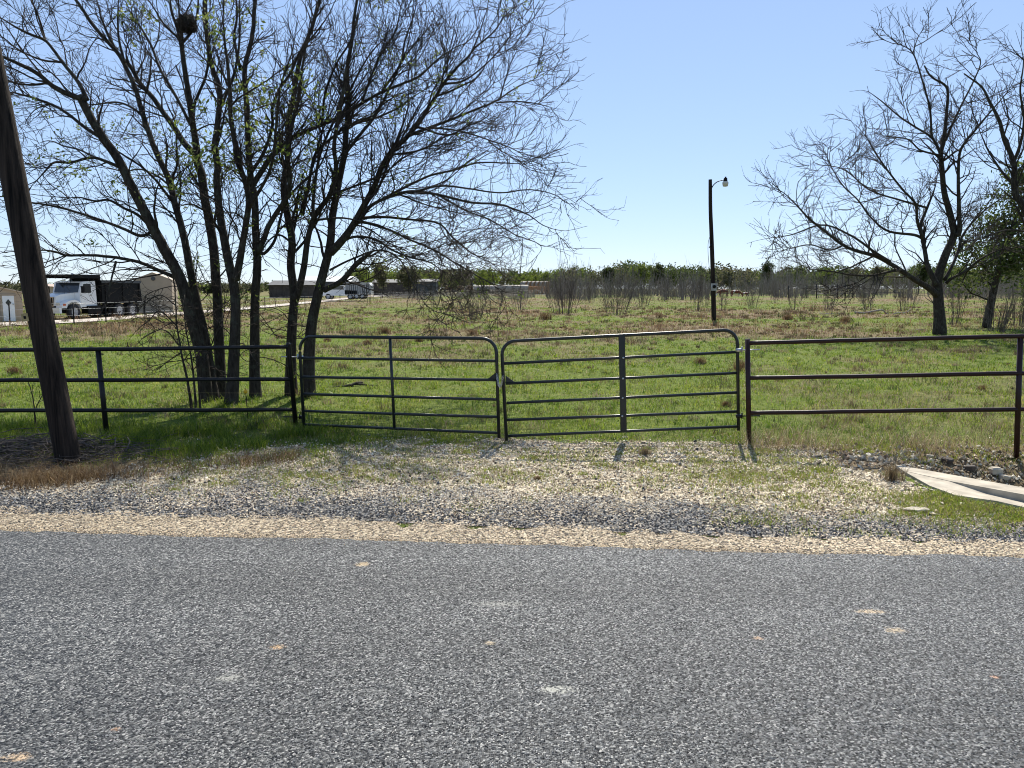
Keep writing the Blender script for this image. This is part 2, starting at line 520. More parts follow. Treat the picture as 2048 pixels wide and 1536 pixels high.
def dryness(x, y):                      # where the field is dead and brown
    big = fnoise(np.asarray(x) * 0.10 + 3.1, np.asarray(y) * 0.16 + 1.7, 11, 4)
    small = fnoise(np.asarray(x) * 0.55, np.asarray(y) * 0.55, 23, 3)
    base = 0.55 * big + 0.45 * small
    d = smooth(0.50, 0.60, base)
    far = smooth(24, 44, y)
    d = d * (0.75 + 0.25 * far) + far * 0.5 * smooth(0.46, 0.57, fnoise(np.asarray(x) * 0.045, np.asarray(y) * 0.17, 37, 4))
    d = d * (0.45 + 0.55 * smooth(16, 30, y))
    lush = (1 - smooth(12, 20, y)) * smooth(-8, -2, x) * (1 - smooth(3, 5, x))
    d = d * (1 - 0.75 * lush)
    d = np.maximum(d, smooth(2.4, 3.6, x) * smooth(7.6, 8.0, y) * (1 - smooth(9.0, 9.5, y)))
    d = np.maximum(d, smooth(-3.0, -4.2, x) * smooth(6.6, 7.0, y) * (1 - smooth(8.2, 9.2, y)))
    return np.clip(d, 0, 1)

def grid_mesh(xs, ys, zfun):
    X, Y = np.meshgrid(xs, ys)
    Z = zfun(X, Y)
    nx, ny = len(xs), len(ys)
    idx = np.arange(nx * ny).reshape(ny, nx)
    q = np.stack([idx[:-1, :-1], idx[:-1, 1:], idx[1:, 1:], idx[1:, :-1]], -1).reshape(-1, 4)
    return np.stack([X, Y, Z], -1).reshape(-1, 3), q

xs = axis(-13, 13, 0.16, -2600, 2600, 1.10)
ys = axis(6.6, 16, 0.14, -120, 4500, 1.06)
v, q = grid_mesh(xs, ys, gh)
mb = MB(); mb.add(v, [q])
ground = mb.build('ground', M['ground'])
at = ground.data.attributes.new('dry', 'FLOAT', 'POINT')
at.data.foreach_set('value', dryness(v[:, 0], v[:, 1]).astype(np.float32))
tag(ground, 'wide flat field of green and dead brown grass', 'field', kind='structure')

def edge(px):                           # a long, slightly wandering edge through photo pixels
    pts = [G(*p) for p in px]
    a, b = pts[0], pts[-1]
    sl = (b.y - a.y) / (b.x - a.x)
    xx = [a.x - 300] + [p.x for p in pts] + [b.x + 300]
    yy = [a.y - 300 * sl] + [p.y for p in pts] + [b.y + 300 * sl]
    return lambda x: np.interp(x, xx, yy)

e_road = edge([(0, 1064), (700, 1084), (1440, 1107), (2048, 1122)])
e_tan = edge([(0, 1030), (700, 1043), (1440, 1074), (2048, 1090)])
e_sho = edge([(0, 972), (700, 968), (1440, 1010), (2048, 1052)])
strip_x = axis(-9, 9, 0.02, -300, 300, 1.25)

def strip(name, lo, hi, z, mat, jlo, jhi, label, seed):
    n1 = (fnoise(strip_x * 7, strip_x * 0, seed, 4) - 0.5) * jlo + (fnoise(strip_x * 0.8, strip_x * 0, seed + 5, 2) - 0.5) * jlo
    n2 = (fnoise(strip_x * 7, strip_x * 0, seed + 1, 4) - 0.5) * jhi + (fnoise(strip_x * 0.8, strip_x * 0, seed + 6, 2) - 0.5) * jhi
    a = np.stack([strip_x, lo(strip_x) + n1, np.full_like(strip_x, z)], 1)
    b = np.stack([strip_x, hi(strip_x) + n2, np.full_like(strip_x, z)], 1)
    n = len(strip_x); i = np.arange(n - 1)
    mb = MB(); mb.add(np.concatenate([a, b]), [np.stack([i, i + 1, n + i + 1, n + i], 1)])
    return tag(mb.build(name, mat), label, name.replace('_', ' '), kind='structure')

strip('gravel_shoulder', e_tan, e_sho, 0.008, M['shoulder'], 0.0, 0.45, 'dark grey loose gravel shoulder beside the road', 31)
strip('gravel_edge', e_road, e_tan, 0.012, M['tan_gravel'], 0.0, 0.36, 'band of tan gravel along the road edge', 41)
strip('road', lambda x: -7.5 + 0 * x, e_road, 0.016, M['road'], 0.0, 0.10, 'grey chip seal country road in the foreground', 51)

def drive_mask(x, y):                   # gravel apron in front of the gates
    n = fnoise(x * 1.3, y * 1.3, 61, 4) - 0.5
    left = smooth(-4.3, -2.9, x + n * 2.4 - (y - 8.3) * 1.1)
    right = 1 - smooth(3.0, 4.4, x + n * 1.6)
    far = 1 - smooth(9.0, 9.9, y + n * 1.4 + 0.25 * smooth(1.0, 3.0, x))
    return left * right * far

def patch(name, mask, x0, x1, y0, y1, step, dz, mat, label):
    xs = np.arange(x0, x1, step); ys = np.arange(y0, y1, step)
    v, q = grid_mesh(xs, ys, lambda a, b: gh(a, b) + dz)
    m = mask(v[:, 0], v[:, 1])
    q = q[m[q].mean(1) > 0.5]
    used = np.unique(q); re = np.zeros(len(v), int); re[used] = np.arange(len(used))
    mb = MB(); mb.add(v[used], [re[q]])
    return tag(mb.build(name, mat), label, name.replace('_', ' '), kind='structure')
patch('gravel_driveway', drive_mask, -6.5, 5.0, 6.3, 10.4, 0.05, 0.004, M['drive'], 'pale gravel driveway apron leading to the double gate')

# farm track running behind the trees to the yard
tr = [G(px, py) for px, py in ((-260, 668), (0, 651), (170, 643), (340, 630), (480, 620), (620, 609), (740, 600), (860, 596))]
mb = MB()
vv = []
for i, p in enumerate(tr):
    w_ = 3.2
    for k in (-1, 1):
        y = p.y + (w_ + (2.0 if k > 0 else 0)) * k * 0.5 * (p.y / 46)
        vv.append((p.x * (y / p.y), y, g1(p.x, y) + 0.05))
mb.add(vv, [[[2 * i, 2 * i + 2, 2 * i + 3, 2 * i + 1] for i in range(len(tr) - 1)]])
tag(mb.build('farm_track', M['track']), 'pale gravel farm track past the sheds', 'track', kind='structure')

# ------------------------------------------------------------------ loose stones, grass
rng = np.random.default_rng(7)
OCT = np.array([(1, 0, 0), (0, 1, 0), (-1, 0, 0), (0, -1, 0), (0, 0, 1), (0, 0, -1)], float)
OCF = np.array([(0, 1, 4), (1, 2, 4), (2, 3, 4), (3, 0, 4), (1, 0, 5), (2, 1, 5), (3, 2, 5), (0, 3, 5)])

SLABP = [G(*p, 0.02) for p in ((1788, 927), (2130, 986), (2130, 1040), (1994, 1003), (1910, 990), (1859, 972), (1804, 943))]
def off_slab(x, y):
    ins = np.zeros(len(x), bool)
    for k in range(len(SLABP)):
        a, b = SLABP[k], SLABP[k - 1]
        ins ^= ((a.y > y) != (b.y > y)) & (x < (b.x - a.x) * (y - a.y) / (b.y - a.y + 1e-12) + a.x)
    return ~ins

def stones(mb, x, y, size, tint, flat=0.6):
    n = len(x)
    V = OCT[None] * (1 + rng.uniform(-0.35, 0.35, (n, 6, 1)))
    V = V * size[:, None, None] * np.stack([np.ones(n), rng.uniform(0.6, 1.0, n), rng.uniform(flat * 0.6, flat * 1.3, n)], 1)[:, None, :]
    a = rng.uniform(0, 6.28, n); tl = rng.normal(0, 0.4, n)
    c, s_ = np.cos(tl)[:, None], np.sin(tl)[:, None]
    vx, vz = V[:, :, 0] * c - V[:, :, 2] * s_, V[:, :, 0] * s_ + V[:, :, 2] * c
    c, s_ = np.cos(a)[:, None], np.sin(a)[:, None]
    X = vx * c - V[:, :, 1] * s_; Y = vx * s_ + V[:, :, 1] * c
    z = gh(x, y) + 0.010 + size * 0.12
    out = np.stack([X + x[:, None], Y + y[:, None], vz + z[:, None]], -1)
    idx = (np.arange(n) * 6)[:, None, None] + OCF[None]
    mb.add(out.reshape(-1, 3), [idx.reshape(-1, 3)], tint=np.repeat(tint, 6, 0), smooth=False)

GREY = np.array([(0.02, 0.022, 0.026), (0.05, 0.053, 0.06), (0.12, 0.123, 0.125), (0.34, 0.33, 0.31)])
TAN = np.array([(0.24, 0.17, 0.11), (0.52, 0.42, 0.28), (0.64, 0.55, 0.40), (0.76, 0.69, 0.55)])
def pick(pal, n):
    return pal[rng.integers(0, len(pal), n)] * rng.uniform(0.75, 1.2, (n, 1))

n = 210000
x = rng.uniform(-8.5, 8.5, n)
lo = e_road(x)
y = lo + rng.uniform(-0.02, 1, n) * (9.9 - lo)
y = np.where(rng.uniform(0, 1, n) < 0.16, lo + rng.normal(0, 0.055, n), y)
x = np.where(rng.uniform(0, 1, n) < 0.004, rng.uniform(-5, 5, n), x)
keep = (np.abs(x) < y * 0.78 + 0.8) & off_slab(x, y)
sh = e_sho(x)
dm = drive_mask(x, y)
keep &= (y < sh + 0.1) | (rng.uniform(0, 1, n) < dm * 0.9 + 0.03)
x, y, sh = x[keep], y[keep], sh[keep]
n = len(x)
tanp = np.where(y < e_tan(x), 0.70, np.where(y < sh, np.clip(-0.22 + 1.15 * (y - e_tan(x)) / (sh - e_tan(x)) + 0.8 * (fnoise(x * 1.2, y * 2.0, 71, 3) - 0.5), 0.03, 0.9), 0.9))
tint = np.where(rng.uniform(0, 1, (n, 1)) < tanp[:, None], pick(TAN, n), pick(GREY, n))
tint = np.where((y < e_tan(x))[:, None], tint * np.array([0.80, 0.74, 0.66]), tint)
size = np.where(y < e_tan(x), rng.uniform(0.004, 0.010, n), np.where(y < sh, rng.uniform(0.005, 0.014, n), rng.gamma(3.0, 0.0026, n).clip(0.0035, 0.026)))
mb = MB(); stones(mb, x, y, size, tint)
# rubble in the ditch by the slab
n = 5200
x2 = rng.uniform(2.8, 7.6, n); y2 = rng.normal(8.45, 0.34, n)
kk = (rng.uniform(0, 1, n) < smooth(2.8, 4.4, x2)) & off_slab(x2, y2)
x2, y2 = x2[kk], y2[kk]; n = len(x2)
stones(mb, x2, y2, rng.gamma(2.2, 0.006, n).clip(0.005, 0.04), pick(TAN, n) * rng.uniform(0.35, 1.0, (n, 1)), 0.75)
tag(mb.build('gravel', M['stone']), 'loose grey and tan gravel stones over shoulder and driveway', 'gravel', kind='stuff')

def blades(mb, x, y, h, w, lean, tint, segs=2, z=None):
    """bent tapering blades, each with its own turn and lean"""
    if z is None:
        m_ = off_slab(x, y)
        x, y, h, w, lean, tint = x[m_], y[m_], h[m_], w[m_], lean[m_], tint[m_]
        z = gh(x, y)
    n = len(x)
    a = rng.uniform(0, 6.28, n)
    dx, dy = np.cos(a), np.sin(a)
    fa = rng.uniform(0, 6.28, n)
    wx, wy = np.cos(fa) * w / 2, np.sin(fa) * w / 2
    rows = []
    for k, (t, ww) in enumerate(((0, 1.0), (0.55, 0.8), (1.0, 0.0))):
        b = lean * t * t
        cx, cy, cz = x + dx * h * b, y + dy * h * b, z + h * t * np.sqrt(np.clip(1 - (b * 0.75) ** 2, 0.05, 1)) - (0.01 if t == 0 else 0)
        if ww > 0:
            rows += [np.stack([cx - wx * ww, cy - wy * ww, cz], -1), np.stack([cx + wx * ww, cy + wy * ww, cz], -1)]
        else:
            rows.append(np.stack([cx, cy, cz], -1))
    V = np.stack(rows, 1)
    b = (np.arange(n) * 5)[:, None]
    mb.add(V.reshape(-1, 3), [b + np.array([[0, 1, 3, 2]]), b + np.array([[2, 3, 4]])], tint=np.repeat(tint, 5, 0))

GREENS = np.array([(0.065, 0.125, 0.010), (0.145, 0.215, 0.017), (0.215, 0.27, 0.028), (0.31, 0.315, 0.07)])
STRAW = np.array([(0.20, 0.145, 0.08), (0.30, 0.23, 0.13), (0.40, 0.33, 0.21), (0.15, 0.10, 0.06)])

def field_sample(n, y0, y1, p):
    u = rng.uniform(0, 1, n)
    k = 1 - p
    y = (y0 ** k + u * (y1 ** k - y0 ** k)) ** (1 / k)
    x = rng.uniform(-1, 1, n) * (y * 0.72 + 2.0)
    return x, y

# short green field grass: loose tufts of arching blades over a thin even sward
def jitter(cx, cy, per, r):
    i = np.repeat(np.arange(len(cx)), per)
    k = r[i] * (0.4 + np.abs(rng.normal(0, 0.6, len(i))))
    a = rng.uniform(0, 6.28, len(i))
    return cx[i] + np.cos(a) * k, cy[i] + np.sin(a) * k, i
cx, cy = field_sample(52000, 7.2, 110, 1.22)
cr_ = rng.uniform(0.02, 0.09, len(cx)) * (1 + cy / 45)
x1, y1, ti = jitter(cx, cy, 9, cr_)
ctone = rng.normal(0, 1.0, len(cx)); ch_ = rng.gamma(4.0, 0.25, len(cx))
x0, y0 = field_sample(150000, 7.2, 110, 1.22)
x = np.concatenate([x1, x0]); y = np.concatenate([y1, y0])
tone = np.concatenate([ctone[ti], rng.normal(0, 0.8, len(x0))]); hm = np.concatenate([ch_[ti], np.full(len(x0), 0.75)])
verge_l = smooth(-3.2, -4.4, x + (fnoise(x, y, 81, 3) - 0.5) * 2 - (y - 8.4) * 1.1)
verge_r = smooth(3.6, 4.6, x)
dm = drive_mask(x, y)
fieldm = np.where(y > 9.2, 1 - dm, verge_l * smooth(7.6, 8.6, y) + verge_r * 0.25 * smooth(8.4, 9.0, y))
dry = dryness(x, y)
thin = fnoise(x * 1.7, y * 1.7, 91, 3)
keep = rng.uniform(0, 1, len(x)) < fieldm * (1 - 0.6 * dry) * (0.45 + 0.9 * smooth(0.3, 0.6, thin))
x, y, dry, thin, tone, hm = x[keep], y[keep], dry[keep], thin[keep], tone[keep], hm[keep]
n = len(x)
gmix = (fnoise(x * 0.4, y * 0.4, 101, 3) * 2.4 + tone + 0.45).clip(0, 3).astype(int)
tint = GREENS[gmix] * rng.uniform(0.8, 1.25, (n, 1))
isdry = rng.uniform(0, 1, n) < 0.07 + 0.5 * dry
tint = np.where(isdry[:, None], pick(STRAW, n), tint)
h = rng.uniform(0.03, 0.085, n) * hm * (0.55 + 0.9 * thin)
w = np.maximum(0.004, y * 0.00055) * rng.uniform(0.7, 1.4, n)
mb = MB(); blades(mb, x, y, h, w, rng.uniform(0.45, 1.35, n), tint)
tag(mb.build('field_grass', M['blade']), 'short green pasture grass over the field', 'grass', kind='stuff')

# dead and straw-coloured grass
n = 150000
x, y = field_sample(n, 7.0, 120, 1.15)
dry = dryness(x, y)
dm = drive_mask(x, y)
p = np.where(y > 9.4, dry ** 1.5 * (1 - dm), 0) + 0.012 * (y > 9.6)
rim = np.exp(-((y - 9.15) / 0.3) ** 2) * smooth(2.6, 3.8, x) * 0.5 + np.exp(-((y - 9.8) / 0.3) ** 2) * smooth(-5, -4, x) * 0.25
lft = smooth(-4.6, -5.6, x) * np.exp(-((y - 8.0) / 0.7) ** 2) * 0.9
keep = rng.uniform(0, 1, n) < p + rim + lft
x, y, dry = x[keep], y[keep], dry[keep]
n = len(x)
tall = smooth(0.5, 0.7, fnoise(x * 0.8, y * 0.8, 121, 3)) * (1 + 1.6 * smooth(20, 34, y))
h = rng.uniform(0.05, 0.16, n) * (0.7 + 1.3 * tall)
w = np.maximum(0.003, y * 0.00045) * rng.uniform(0.7, 1.3, n)
red = np.array([[0.92, 0.72, 0.63]]) ** (smooth(24, 40, y)[:, None])
mb = MB(); blades(mb, x, y, h, w, rng.uniform(0.3, 1.1, n), pick(STRAW, n) * red)
# rough tufts scattered through the field
cx, cy = field_sample(5200, 9.9, 75, 1.05)
kk = (rng.uniform(0, 1, len(cx)) < 0.25 + 0.75 * dryness(cx, cy)) & (rng.uniform(0, 1, len(cx)) < 0.35 + 0.65 * smooth(14, 30, cy))
cx, cy = cx[kk], cy[kk]
cr_ = rng.gamma(3.0, 0.028, len(cx)) * (1 + cy / 60)
x, y, ti = jitter(cx, cy, 34, cr_)
n = len(x)
tt_ = np.array([(0.16, 0.105, 0.065), (0.24, 0.17, 0.10), (0.10, 0.075, 0.045), (0.34, 0.27, 0.165), (0.09, 0.10, 0.035)])[rng.integers(0, 5, len(cx))][ti] * rng.uniform(0.7, 1.25, (n, 1))
blades(mb, x, y, rng.uniform(0.5, 1.2, n) * (0.05 + cr_[ti] * 1.0), np.maximum(0.003, y * 0.0005) * rng.uniform(0.7, 1.2, n), rng.uniform(0.3, 1.2, n), tt_)
# dry roadside fringe at the foot of the leaning pole, pale bent stalks under the right fence
n = 15000
x = rng.uniform(-8.5, -2.4, n); y = 7.35 + np.maximum(x + 4.6, 0) * 0.5 + rng.normal(0, 0.17, n)
kk = rng.uniform(0, 1, n) < (0.22 + 0.78 * smooth(-3.8, -4.8, x)) * (0.3 + 0.9 * smooth(0.4, 0.6, fnoise(x * 2, y * 2, 141, 3)))
x, y = x[kk], y[kk]; n = len(x)
blades(mb, x, y, rng.uniform(0.08, 0.24, n), rng.uniform(0.003, 0.006, n), rng.uniform(0.5, 1.3, n), pick(STRAW, n) * np.array([0.75, 0.66, 0.58]))
n = 2600
x = rng.uniform(2.6, 8.5, n); y = 9.1 - 0.06 * (x - 3) + rng.normal(0, 0.22, n)
kk = rng.uniform(0, 1, n) < 0.15 + smooth(0.45, 0.62, fnoise(x * 1.2, y * 1.2, 143, 3))
x, y = x[kk], y[kk]; n = len(x)
blades(mb, x, y, rng.uniform(0.12, 0.42, n), rng.uniform(0.003, 0.005, n), rng.uniform(0.6, 1.4, n), pick(STRAW, n) * 1.25)
tag(mb.build('dry_grass', M['dryblade']), 'dead straw coloured grass in patches over the field', 'grass', kind='stuff')

# green weeds on the gravel and along the verge
cx, cy, cr = [], [], []
for (px, py, r, k) in ((1990, 1020, .5, 9), (1900, 1005, .35, 6), (1820, 1030, .3, 4), (1830, 970, .25, 3), (1620, 960, .4, 4), (1560, 985, .5, 4), (1700, 940, .4, 5),
                       (1480, 950, .4, 4), (1400, 905, .4, 4), (660, 950, .3, 3), (560, 915, .5, 6), (450, 930, .5, 5), (360, 920, .5, 6), (700, 900, .6, 6), (840, 890, .6, 4),
                       (1070, 955, .1, 1), (1200, 940, .8, 4), (900, 935, .8, 4), (1290, 905, .15, 1), (1620, 1050, .35, 2), (1500, 1035, .5, 3), (2040, 1000, .2, 3), (1960, 1030, .5, 14), (2040, 1030, .4, 12), (1860, 1000, .3, 6), (1100, 900, 1.2, 14), (1350, 930, .9, 12), (1650, 900, .7, 12), (1560, 930, .6, 8), (1850, 900, .6, 8), (2000, 920, .5, 6), (1000, 940, 1.2, 10), (700, 940, .9, 8), (500, 960, .6, 8), (1500, 960, .6, 10)):
    g = G(px, py)
    for _ in range(k * 5):
        cx.append(g.x + rng.normal(0, r)); cy.append(g.y + rng.normal(0, r * 0.6)); cr.append(rng.uniform(0.03, 0.11))
cx, cy, cr = np.array(cx), np.array(cy), np.array(cr)
ok = (cy > e_tan(cx) + 0.05) & ~((cx > 3.45) & (cy > 7.15) & (cy < 8.5))
cx, cy, cr = cx[ok], cy[ok], cr[ok]
i = np.repeat(np.arange(len(cx)), 55)
x = cx[i] + rng.normal(0, 1, len(i)) * cr[i]; y = cy[i] + rng.normal(0, 1, len(i)) * cr[i]
n = len(x)
tint = GREENS[rng.integers(1, 4, n)] * rng.uniform(0.85, 1.3, (n, 1))
isdry = rng.uniform(0, 1, n) < 0.22
tint = np.where(isdry[:, None], pick(STRAW, n), tint)
mb = MB(); blades(mb, x, y, rng.uniform(0.015, 0.06, n), rng.uniform(0.003, 0.007, n), rng.uniform(0.4, 1.1, n), tint)
# lush tufts along the foot of the left fence and gate
n = 26000
x = rng.uniform(-7.2, -1.4, n); y = rng.normal(9.5, 0.55, n)
keep = (rng.uniform(0, 1, n) < smooth(0.42, 0.6, fnoise(x * 1.5, y * 1.5, 131, 3)) * smooth(-1.2, -3.0, x)) & (y > 8.3)
x, y = x[keep], y[keep]; n = len(x)
blades(mb, x, y, rng.uniform(0.06, 0.2, n), rng.uniform(0.004, 0.009, n), rng.uniform(0.3, 1.0, n), GREENS[rng.integers(0, 3, n)] * rng.uniform(0.7, 1.2, (n, 1)))
tag(mb.build('weeds', M['blade']), 'green weeds sprouting through gravel and along the fence foot', 'weeds', kind='stuff')

# ------------------------------------------------------------------ trees
def resample(pts, K):
    """Catmull-Rom through the points, K samples evenly along the length"""
    p = np.asarray(pts, float)
    p = np.vstack([2 * p[0] - p[1], p, 2 * p[-1] - p[-2]])
    out = []
    for i in range(1, len(p) - 2):
        t = np.linspace(0, 1, 10, endpoint=False)[:, None]
        a, b, c, d = p[i - 1], p[i], p[i + 1], p[i + 2]
        out.append(0.5 * (2 * b + (c - a) * t + (2 * a - 5 * b + 4 * c - d) * t * t + (-a + 3 * b - 3 * c + d) * t ** 3))
    out = np.vstack(out + [p[-2:-1]])
    L = np.concatenate([[0], np.cumsum(np.linalg.norm(np.diff(out, axis=0), axis=1))])
    s = np.linspace(0, L[-1], K)
    return np.stack([np.interp(s, L, out[:, j]) for j in range(3)], 1)

def grow(rg, P, R, dens, lmin, lmax, ang, rr, rmax, rmin, K=5, wob=0.22, trop=0.10, t0=0.15, t1=1.0, taper=0.35, fall=0.5, bias=None):
    """side branches all along a set of branches (vectorised)"""
    Nn, Kp, _ = P.shape
    seg = np.linalg.norm(np.diff(P, axis=1), axis=2)
    L = seg.sum(1)
    cnt = rg.poisson(np.clip(dens * L * (t1 - t0), 0, 400))
    idx = np.repeat(np.arange(Nn), cnt)
    if len(idx) == 0:
        return np.zeros((0, K, 3)), np.zeros((0, K))
    t = rg.uniform(t0, t1, len(idx))
    f = t * (Kp - 1); i0 = np.minimum(f.astype(int), Kp - 2); fr = (f - i0)[:, None]
    A, B = P[idx, i0], P[idx, i0 + 1]
    pos = A + (B - A) * fr
    tan = B - A; tan /= np.linalg.norm(tan, axis=1, keepdims=True) + 1e-9
    rp = R[idx, i0] * (1 - fr[:, 0]) + R[idx, i0 + 1] * fr[:, 0]
    rnd = rg.normal(0, 1, (len(idx), 3))
    if bias is not None: rnd += bias
    perp = rnd - (rnd * tan).sum(1, keepdims=True) * tan
    perp /= np.linalg.norm(perp, axis=1, keepdims=True) + 1e-9
    a = np.radians(rg.normal(ang, 13, len(idx)))[:, None]
    d = tan * np.cos(a) + perp * np.sin(a)
    ln = rg.uniform(lmin, lmax, len(idx)) * (1 - fall * t)
    r0 = np.clip(rp * rr * rg.uniform(0.7, 1.1, len(idx)), rmin, rmax)
    pts = [pos]
    for k in range(1, K):
        d = d + rg.normal(0, wob, d.shape) + np.array([0, 0, trop])
        d /= np.linalg.norm(d, axis=1, keepdims=True)
        pts.append(pts[-1] + d * (ln / (K - 1))[:, None])
    rad = np.linspace(1, taper, K)[None] * r0[:, None]
    return np.stack(pts, 1), np.maximum(rad, rmin * 0.7)

def leafcards(rg, centers, spread, per, size, palette, mb):
    n = len(centers) * per
    c = np.repeat(centers, per, 0) + rg.normal(0, spread, (n, 3))
    u = rg.normal(0, 1, (n, 3)); u /= np.linalg.norm(u, axis=1, keepdims=True)
    w = rg.normal(0, 1, (n, 3)); w -= (w * u).sum(1, keepdims=True) * u; w /= np.linalg.norm(w, axis=1, keepdims=True)
    s = (size * rg.uniform(0.6, 1.3, n))[:, None]
    V = np.stack([c - u * s, c + w * s * 0.45, c + u * s, c - w * s * 0.45], 1)
    tint = palette[rg.integers(0, len(palette), n)] * rg.uniform(0.75, 1.25, (n, 1))
    mb.add(V.reshape(-1, 3), [np.arange(n * 4).reshape(n, 4)], tint=np.repeat(tint, 4, 0), smooth=False)

LEAFGREEN = np.array([(0.16, 0.21, 0.04), (0.21, 0.25, 0.06), (0.12, 0.16, 0.03)])

def pix_limb(pts, Y, drift, rg, w0, w1, flare=0.0):
    """limb traced through photo pixels; it starts at distance Y and wanders off by drift metres in depth"""
    n = len(pts)
    s = np.linspace(0, 1, n)
    P3 = [D(px, py, Y + drift * s[i] ** 1.3)[:] for i, (px, py) in enumerate(pts)]
    K = max(10, 5 * n)
    P = resample(P3, K)
    P += np.cumsum(rg.normal(0, 0.004, P.shape), 0) * np.linspace(0, 1, K)[:, None]
    u = np.linspace(0, 1, K)
    px2m = Y / F * 0.84
    R = (w0 + (w1 - w0) * u ** (0.72 if flare else 0.55)) * 0.5 * px2m
    if flare:
        R *= 1 + flare * np.exp(-u * K / 3.5)
    return P, R

def make_tree(name, label, limbs, Y, seed, group=None, d1=4.4, d2=7.2, d3=6.5, l1=(0.5, 1.6), l2=(0.25, 0.85), l3=(0.08, 0.3), tuft=0.0, droop=0.05, cat='tree', bark_m=None, twr=0.0026, tmin=0.25, sink=0.12, leaf_size=0.03, d0=1.25, l0=(1.0, 2.8), shoots=3.6):
    rg = np.random.default_rng(seed)
    rs = (Y / 13.0)
    base = D(limbs[0][0][0][0], limbs[0][0][0][1], Y)
    base = Vector((base.x, base.y, g1(base.x, base.y)))
    root = thing(name, label, cat, base, 0, group)
    tb = MB(); cr = MB()
    allP, allR = [], []
    for k, lm in enumerate(limbs):
        pts, w0, w1, off, drift = lm[:5]
        pts = list(pts)
        P, R = pix_limb(pts, Y + off, drift, rg, w0, w1, 0.2 if len(lm) > 5 else 0.0)
        if len(lm) > 5:                                  # a stem: let it reach into the ground
            gz = g1(P[0, 0], P[0, 1])
            P[0, 2] = gz - sink
            P[1, 2] = max(P[1, 2], gz)
        if len(lm) == 5:
            R = R * (1 - 0.7 * smooth(0.6, 1.0, np.linspace(0, 1, len(R))))
        tb.tubes(P - np.array(base), R, 9 if w0 > 12 else 6)
        allP.append(resample(P, 16)); allR.append(np.interp(np.linspace(0, 1, 16), np.linspace(0, 1, len(R)), R))
    tb.build('trunk', bark_m or M['bark'], root)
    PP, RR = np.stack(allP), np.stack(allR)
    # thin the lower bare parts of stems: branches only start some way up
    stems = np.array([len(lm) > 5 for lm in limbs])
    g0, r0 = [], []
    if d0 > 0:
        for sel, tt in ((stems, max(tmin, 0.34)), (~stems, 0.2)):
            if sel.any():
                a_, b_ = grow(rg, PP[sel], RR[sel], d0, l0[0], l0[1], 36, 0.6, 0.026 * rs, 0.0075 * rs, 16, 0.10, droop * 0.6, tt, 0.9, 0.3, 0.8)
                g0.append(a_); r0.append(b_)
        P0, R0 = np.concatenate(g0), np.concatenate(r0)
        cr.tubes(P0 - np.array(base), R0, 6, False)
        PP = np.concatenate([PP, P0]); RR = np.concatenate([RR, R0]); stems = np.concatenate([stems, np.zeros(len(P0), bool)])
    g1p = []
    for sel, tt in ((stems, max(tmin, 0.32)), (~stems, 0.12)):
        if sel.any():
            g1p.append(grow(rg, PP[sel], RR[sel], d1, l1[0], l1[1], 42, 0.5, 0.015 * rs, 0.0056 * rs, 8, 0.16, droop, tt, 0.97, 0.4, 0.68))
    if shoots > 0:
        g1p.append(grow(rg, PP[:int(stems.sum())] if False else PP[stems], RR[stems], shoots, l1[0] * 0.6, l1[1] * 0.8, 62, 0.18, 0.009 * rs, 0.0055 * rs, 8, 0.22, -0.01, 0.10, 0.62, 0.5, 0.2))
    P1 = np.concatenate([a for a, b in g1p]); R1 = np.concatenate([b for a, b in g1p])
    P2, R2 = grow(rg, P1, R1, d2, l2[0], l2[1], 40, 0.65, 0.0075 * rs, 0.0041 * rs, 6, 0.2, droop, 0.15, 1.0, 0.5, 0.4)
    P3, R3 = grow(rg, P2, R2, d3, l3[0], l3[1], 38, 0.75, 0.0042 * rs, twr * rs, 4, 0.22, droop * 1.5, 0.15, 1.0, 0.6, 0.3)
    bs = np.array(base)
    cr.tubes(P1 - bs, R1, 5, False); cr.tubes(P2 - bs, R2, 4, False); cr.tubes(P3 - bs, R3, 3, False)
    cr.build('crown', M['twig'], root)
    if tuft > 0:
        tips = P2[:, -1][rg.uniform(0, 1, len(P2)) < tuft]
        ph = vnoise(tips[:, 0] * 0.9 + seed, tips[:, 2] * 0.9, 5)
        tips = tips[ph > 0.5]
        if len(tips):
            lf = MB(); leafcards(rg, tips - bs, 0.06, 12, leaf_size, LEAFGREEN, lf)
            lf.build('leaves', M['leaf'], root)
    return root, (P1, P2)

